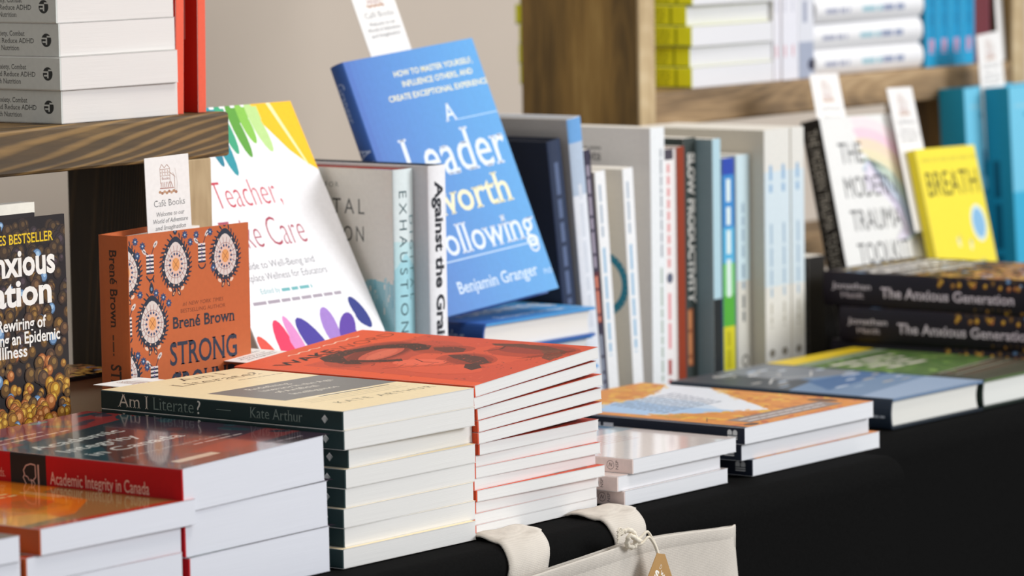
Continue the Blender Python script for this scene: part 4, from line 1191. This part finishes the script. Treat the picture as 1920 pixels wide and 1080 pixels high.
# ------------------------------------------------------------------ linen bag hung over the table edge
bag = bpy.data.objects.new('tote_bag', None); COL.objects.link(bag); bag.location = (0, 0, TZ)
tag(bag, 'natural linen tote bag hanging by its straps from the front of the black cloth', 'bag')
XS = (.005, .4025)
def topz(x):                                      # the slack upper hem
    t = (x - XS[0]) / (XS[1] - XS[0])
    return -.0135 + .0008 * math.sin(t * 9) - .0085 * math.exp(-((t - .26) / .2) ** 2) - .0075 * max(0, (t - .6) / .4) ** 1.3
def wave(x, z): return .0022 * math.sin(x * 38 + z * 9) + .0018 * math.sin(x * 17 - z * 21)
def sheet(off, thick):
    n, m = 60, 40; rows = []
    for j in range(m + 1):
        row = []
        for i in range(n + 1):
            t = i / n
            x = XS[0] + (XS[1] - XS[0]) * t
            z = topz(x) - .36 * (j / m)
            e = min(t, 1 - t)
            ex = x + (.0015 * math.sin(z * 60) + .003 * (j / m)) * (1 if t > .5 else -1) * (1 if e < .02 else 0)
            row.append((ex, -.056 - off * min(1, e * 22 + .08) - wave(x, z) * min(1, e * 12) - .012 * (j / m), z))
        rows.append(row)
    return rows
mb = MB(); mb.grid(sheet(.0, 0), 'D8D2C8'); mb.build('back_panel', M_LINEN, bag, smooth=True)
mb = MB(); mb.grid(sheet(.0075, 0), 'D8D2C8')
fr = mb.build('front_panel', M_LINEN, bag, smooth=True)
sd = fr.modifiers.new('thickness', 'SOLIDIFY'); sd.thickness = .0012
# hem: a folded band along the top with its stitched edge
n = 60; rows = []
for dz, dy in ((.0006, .0), (.0008, -.0012), (-.0005, -.0016), (-.0165, -.0014), (-.0172, -.0002)):
    rows.append([(XS[0] + (XS[1] - XS[0]) * i / n, -.056 - .0075 * min(1, min(i / n, 1 - i / n) * 22 + .08) - wave(XS[0] + (XS[1] - XS[0]) * i / n, topz(XS[0] + (XS[1] - XS[0]) * i / n) + dz) * min(1, min(i / n, 1 - i / n) * 12) + dy, topz(XS[0] + (XS[1] - XS[0]) * i / n) + dz) for i in range(n + 1)])
mb = MB(); mb.grid(rows, 'DAD4CA'); mb.build('hem', M_LINEN, bag, smooth=True)
def strap(x_top, x_bot, wd, tuck):
    """from the table top over the edge and down into the bag"""
    path = []
    Rr = .0225
    for k in range(6): path.append((.004 - k / 5 * (.030 - 0.0), .0016 + (.0015 * math.sin(k / 5 * PI))))
    path = [(y, z) for y, z in path if y > -.0265]
    for k in range(9):
        a = PI / 2 * k / 8; path.append((-.027 - Rr * math.sin(a), .0016 - Rr + Rr * math.cos(a)))
    for k in range(1, 8): path.append((-.0495 - .0042 * k / 7, -.0209 - .032 * k / 7))
    rows = []
    N = len(path)
    for s in range(9):
        t = s / 8
        row = []
        for k, (y, z) in enumerate(path):
            q = k / (N - 1)
            xc = x_top + (x_bot - x_top) * min(1, q * 1.5)
            w2 = wd[0] + (wd[1] - wd[0]) * min(1, q * 1.6)
            row.append((xc + (t - .5) * w2, y - .0009 * math.sin(t * PI), z + .0016 * math.sin(t * PI) * (1 - q) + .0008 * math.sin(t * 9 + k)))
        rows.append(row)
    mb = MB(); mb.grid(rows, 'DCD2C0')
    o = mb.build('strap', M_LINEN, bag, smooth=True)
    sd = o.modifiers.new('thickness', 'SOLIDIFY'); sd.thickness = .0016
    return o
strap(.178, .148, (.062, .047), 0)
strap(.296, .275, (.062, .038), 0)
def tube(pts, r, mat, name, parent, seg=7, twist=False):
    mb = MB(); rows = []
    P = [Vector(p) for p in pts]
    for i, p in enumerate(P):
        d = (P[min(i + 1, len(P) - 1)] - P[max(i - 1, 0)]).normalized()
        a = d.orthogonal().normalized() if i == 0 else (a - d * a.dot(d)).normalized()
        b = d.cross(a)
        rr = r * (1 + (.18 * math.sin(i * 1.9) if twist else 0))
        rows.append([p + (a * math.cos(2 * PI * k / seg) + b * math.sin(2 * PI * k / seg)) * rr for k in range(seg)] )
    rows = [q + [q[0]] for q in rows]
    mb.grid(rows, 'E2D9C8')
    return mb.build(name, mat, parent, smooth=True)
def spl(ctrl, n=8):
    """Catmull-Rom through the control points"""
    C = [Vector(c) for c in ctrl]; C = [C[0] * 2 - C[1]] + C + [C[-1] * 2 - C[-2]]; out = []
    for i in range(1, len(C) - 2):
        for k in range(n):
            t = k / n
            out.append(.5 * ((2 * C[i]) + (C[i + 1] - C[i - 1]) * t + (2 * C[i - 1] - 5 * C[i] + 4 * C[i + 1] - C[i + 2]) * t * t + (3 * C[i] - C[i - 1] - 3 * C[i + 1] + C[i + 2]) * t ** 3))
    return out + [C[-2]]
# swing tag on a knotted string
tg = bpy.data.objects.new('swing_tag', None); COL.objects.link(tg); tg.location = (0, 0, TZ)
tag(tg, 'brown card swing tag with white lettering tied to the linen bag', 'tag')
kx, ky, kz = .2520, -.0645, -.0080
tube(spl([(kx - .011, ky, kz + .004), (kx - .004, ky - .003, kz + .006), (kx + .004, ky - .003, kz + .001), (kx + .002, ky - .004, kz - .007), (kx - .006, ky - .003, kz - .005), (kx - .005, ky - .005, kz + .002), (kx + .005, ky - .005, kz - .003), (kx + .012, ky - .002, kz - .004)]), .0019, M_STRING, 'knot', tg, twist=True)
for q in range(4):
    tube(spl([(kx - .008, ky - .002, kz + .004), (kx - .013, ky - .002, kz + .004 + q * .0016), (kx - .017, ky - .002, kz - .002 + q * .0028)]), .0007, M_STRING, 'frayed_end', tg)
tube(spl([(kx + .004, ky - .003, kz - .003), (kx + .010, ky - .004, kz - .0015), (kx + .017, ky - .005, kz + .002), (kx + .022, ky - .006, kz - .004), (kx + .025, ky - .007, kz - .010), (kx + .0275, ky - .008, kz - .0175)]), .0011, M_STRING, 'string', tg)
tube(spl([(kx + .004, ky - .003, kz - .006), (kx + .010, ky - .005, kz - .006), (kx + .017, ky - .006, kz - .002), (kx + .021, ky - .008, kz - .007), (kx + .0235, ky - .009, kz - .013), (kx + .0250, ky - .010, kz - .0185)]), .0011, M_STRING, 'string', tg)
mb = MB()
out = [(-.0045, 0), (.0045, 0), (.0195, -.028), (.0195, -.08), (-.0195, -.08), (-.0195, -.028)]
mb.face([(x, -.0003, z) for x, z in out], 'B08A58'); mb.face([(x, .0003, z) for x, z in reversed(out)], 'B08A58')
for i in range(6):
    a, b = out[i], out[(i + 1) % 6]; mb.face([(a[0], -.0003, a[1]), (a[0], .0003, a[1]), (b[0], .0003, b[1]), (b[0], -.0003, b[1])], 'B08A58')
p = Panel(40, 80)
p.text('D', 18, 69, 3.6, 'F2EEE6', width=2.4, weight=-.014, rot=-.5); p.line([(21, 67.5), (20.6, 64), (22.5, 66), (22.2, 62.6), (24.4, 64.5), (24, 61)], .6, 'F2EEE6')
p.text('S', 12.5, 62, 5.5, 'F2EEE6', width=4.4, weight=.05, rot=-.3)
stamp(mb, p, lambda u, v, l: (u - .020, -.0003 - l, v - .080), 1)
card = mb.build('card', [M_KRAFT, M_MATTE], tg)
card.location = (kx + .0265, ky - .0105, kz - .0155); card.rotation_euler = (math.radians(-8), math.radians(12), math.radians(-6))
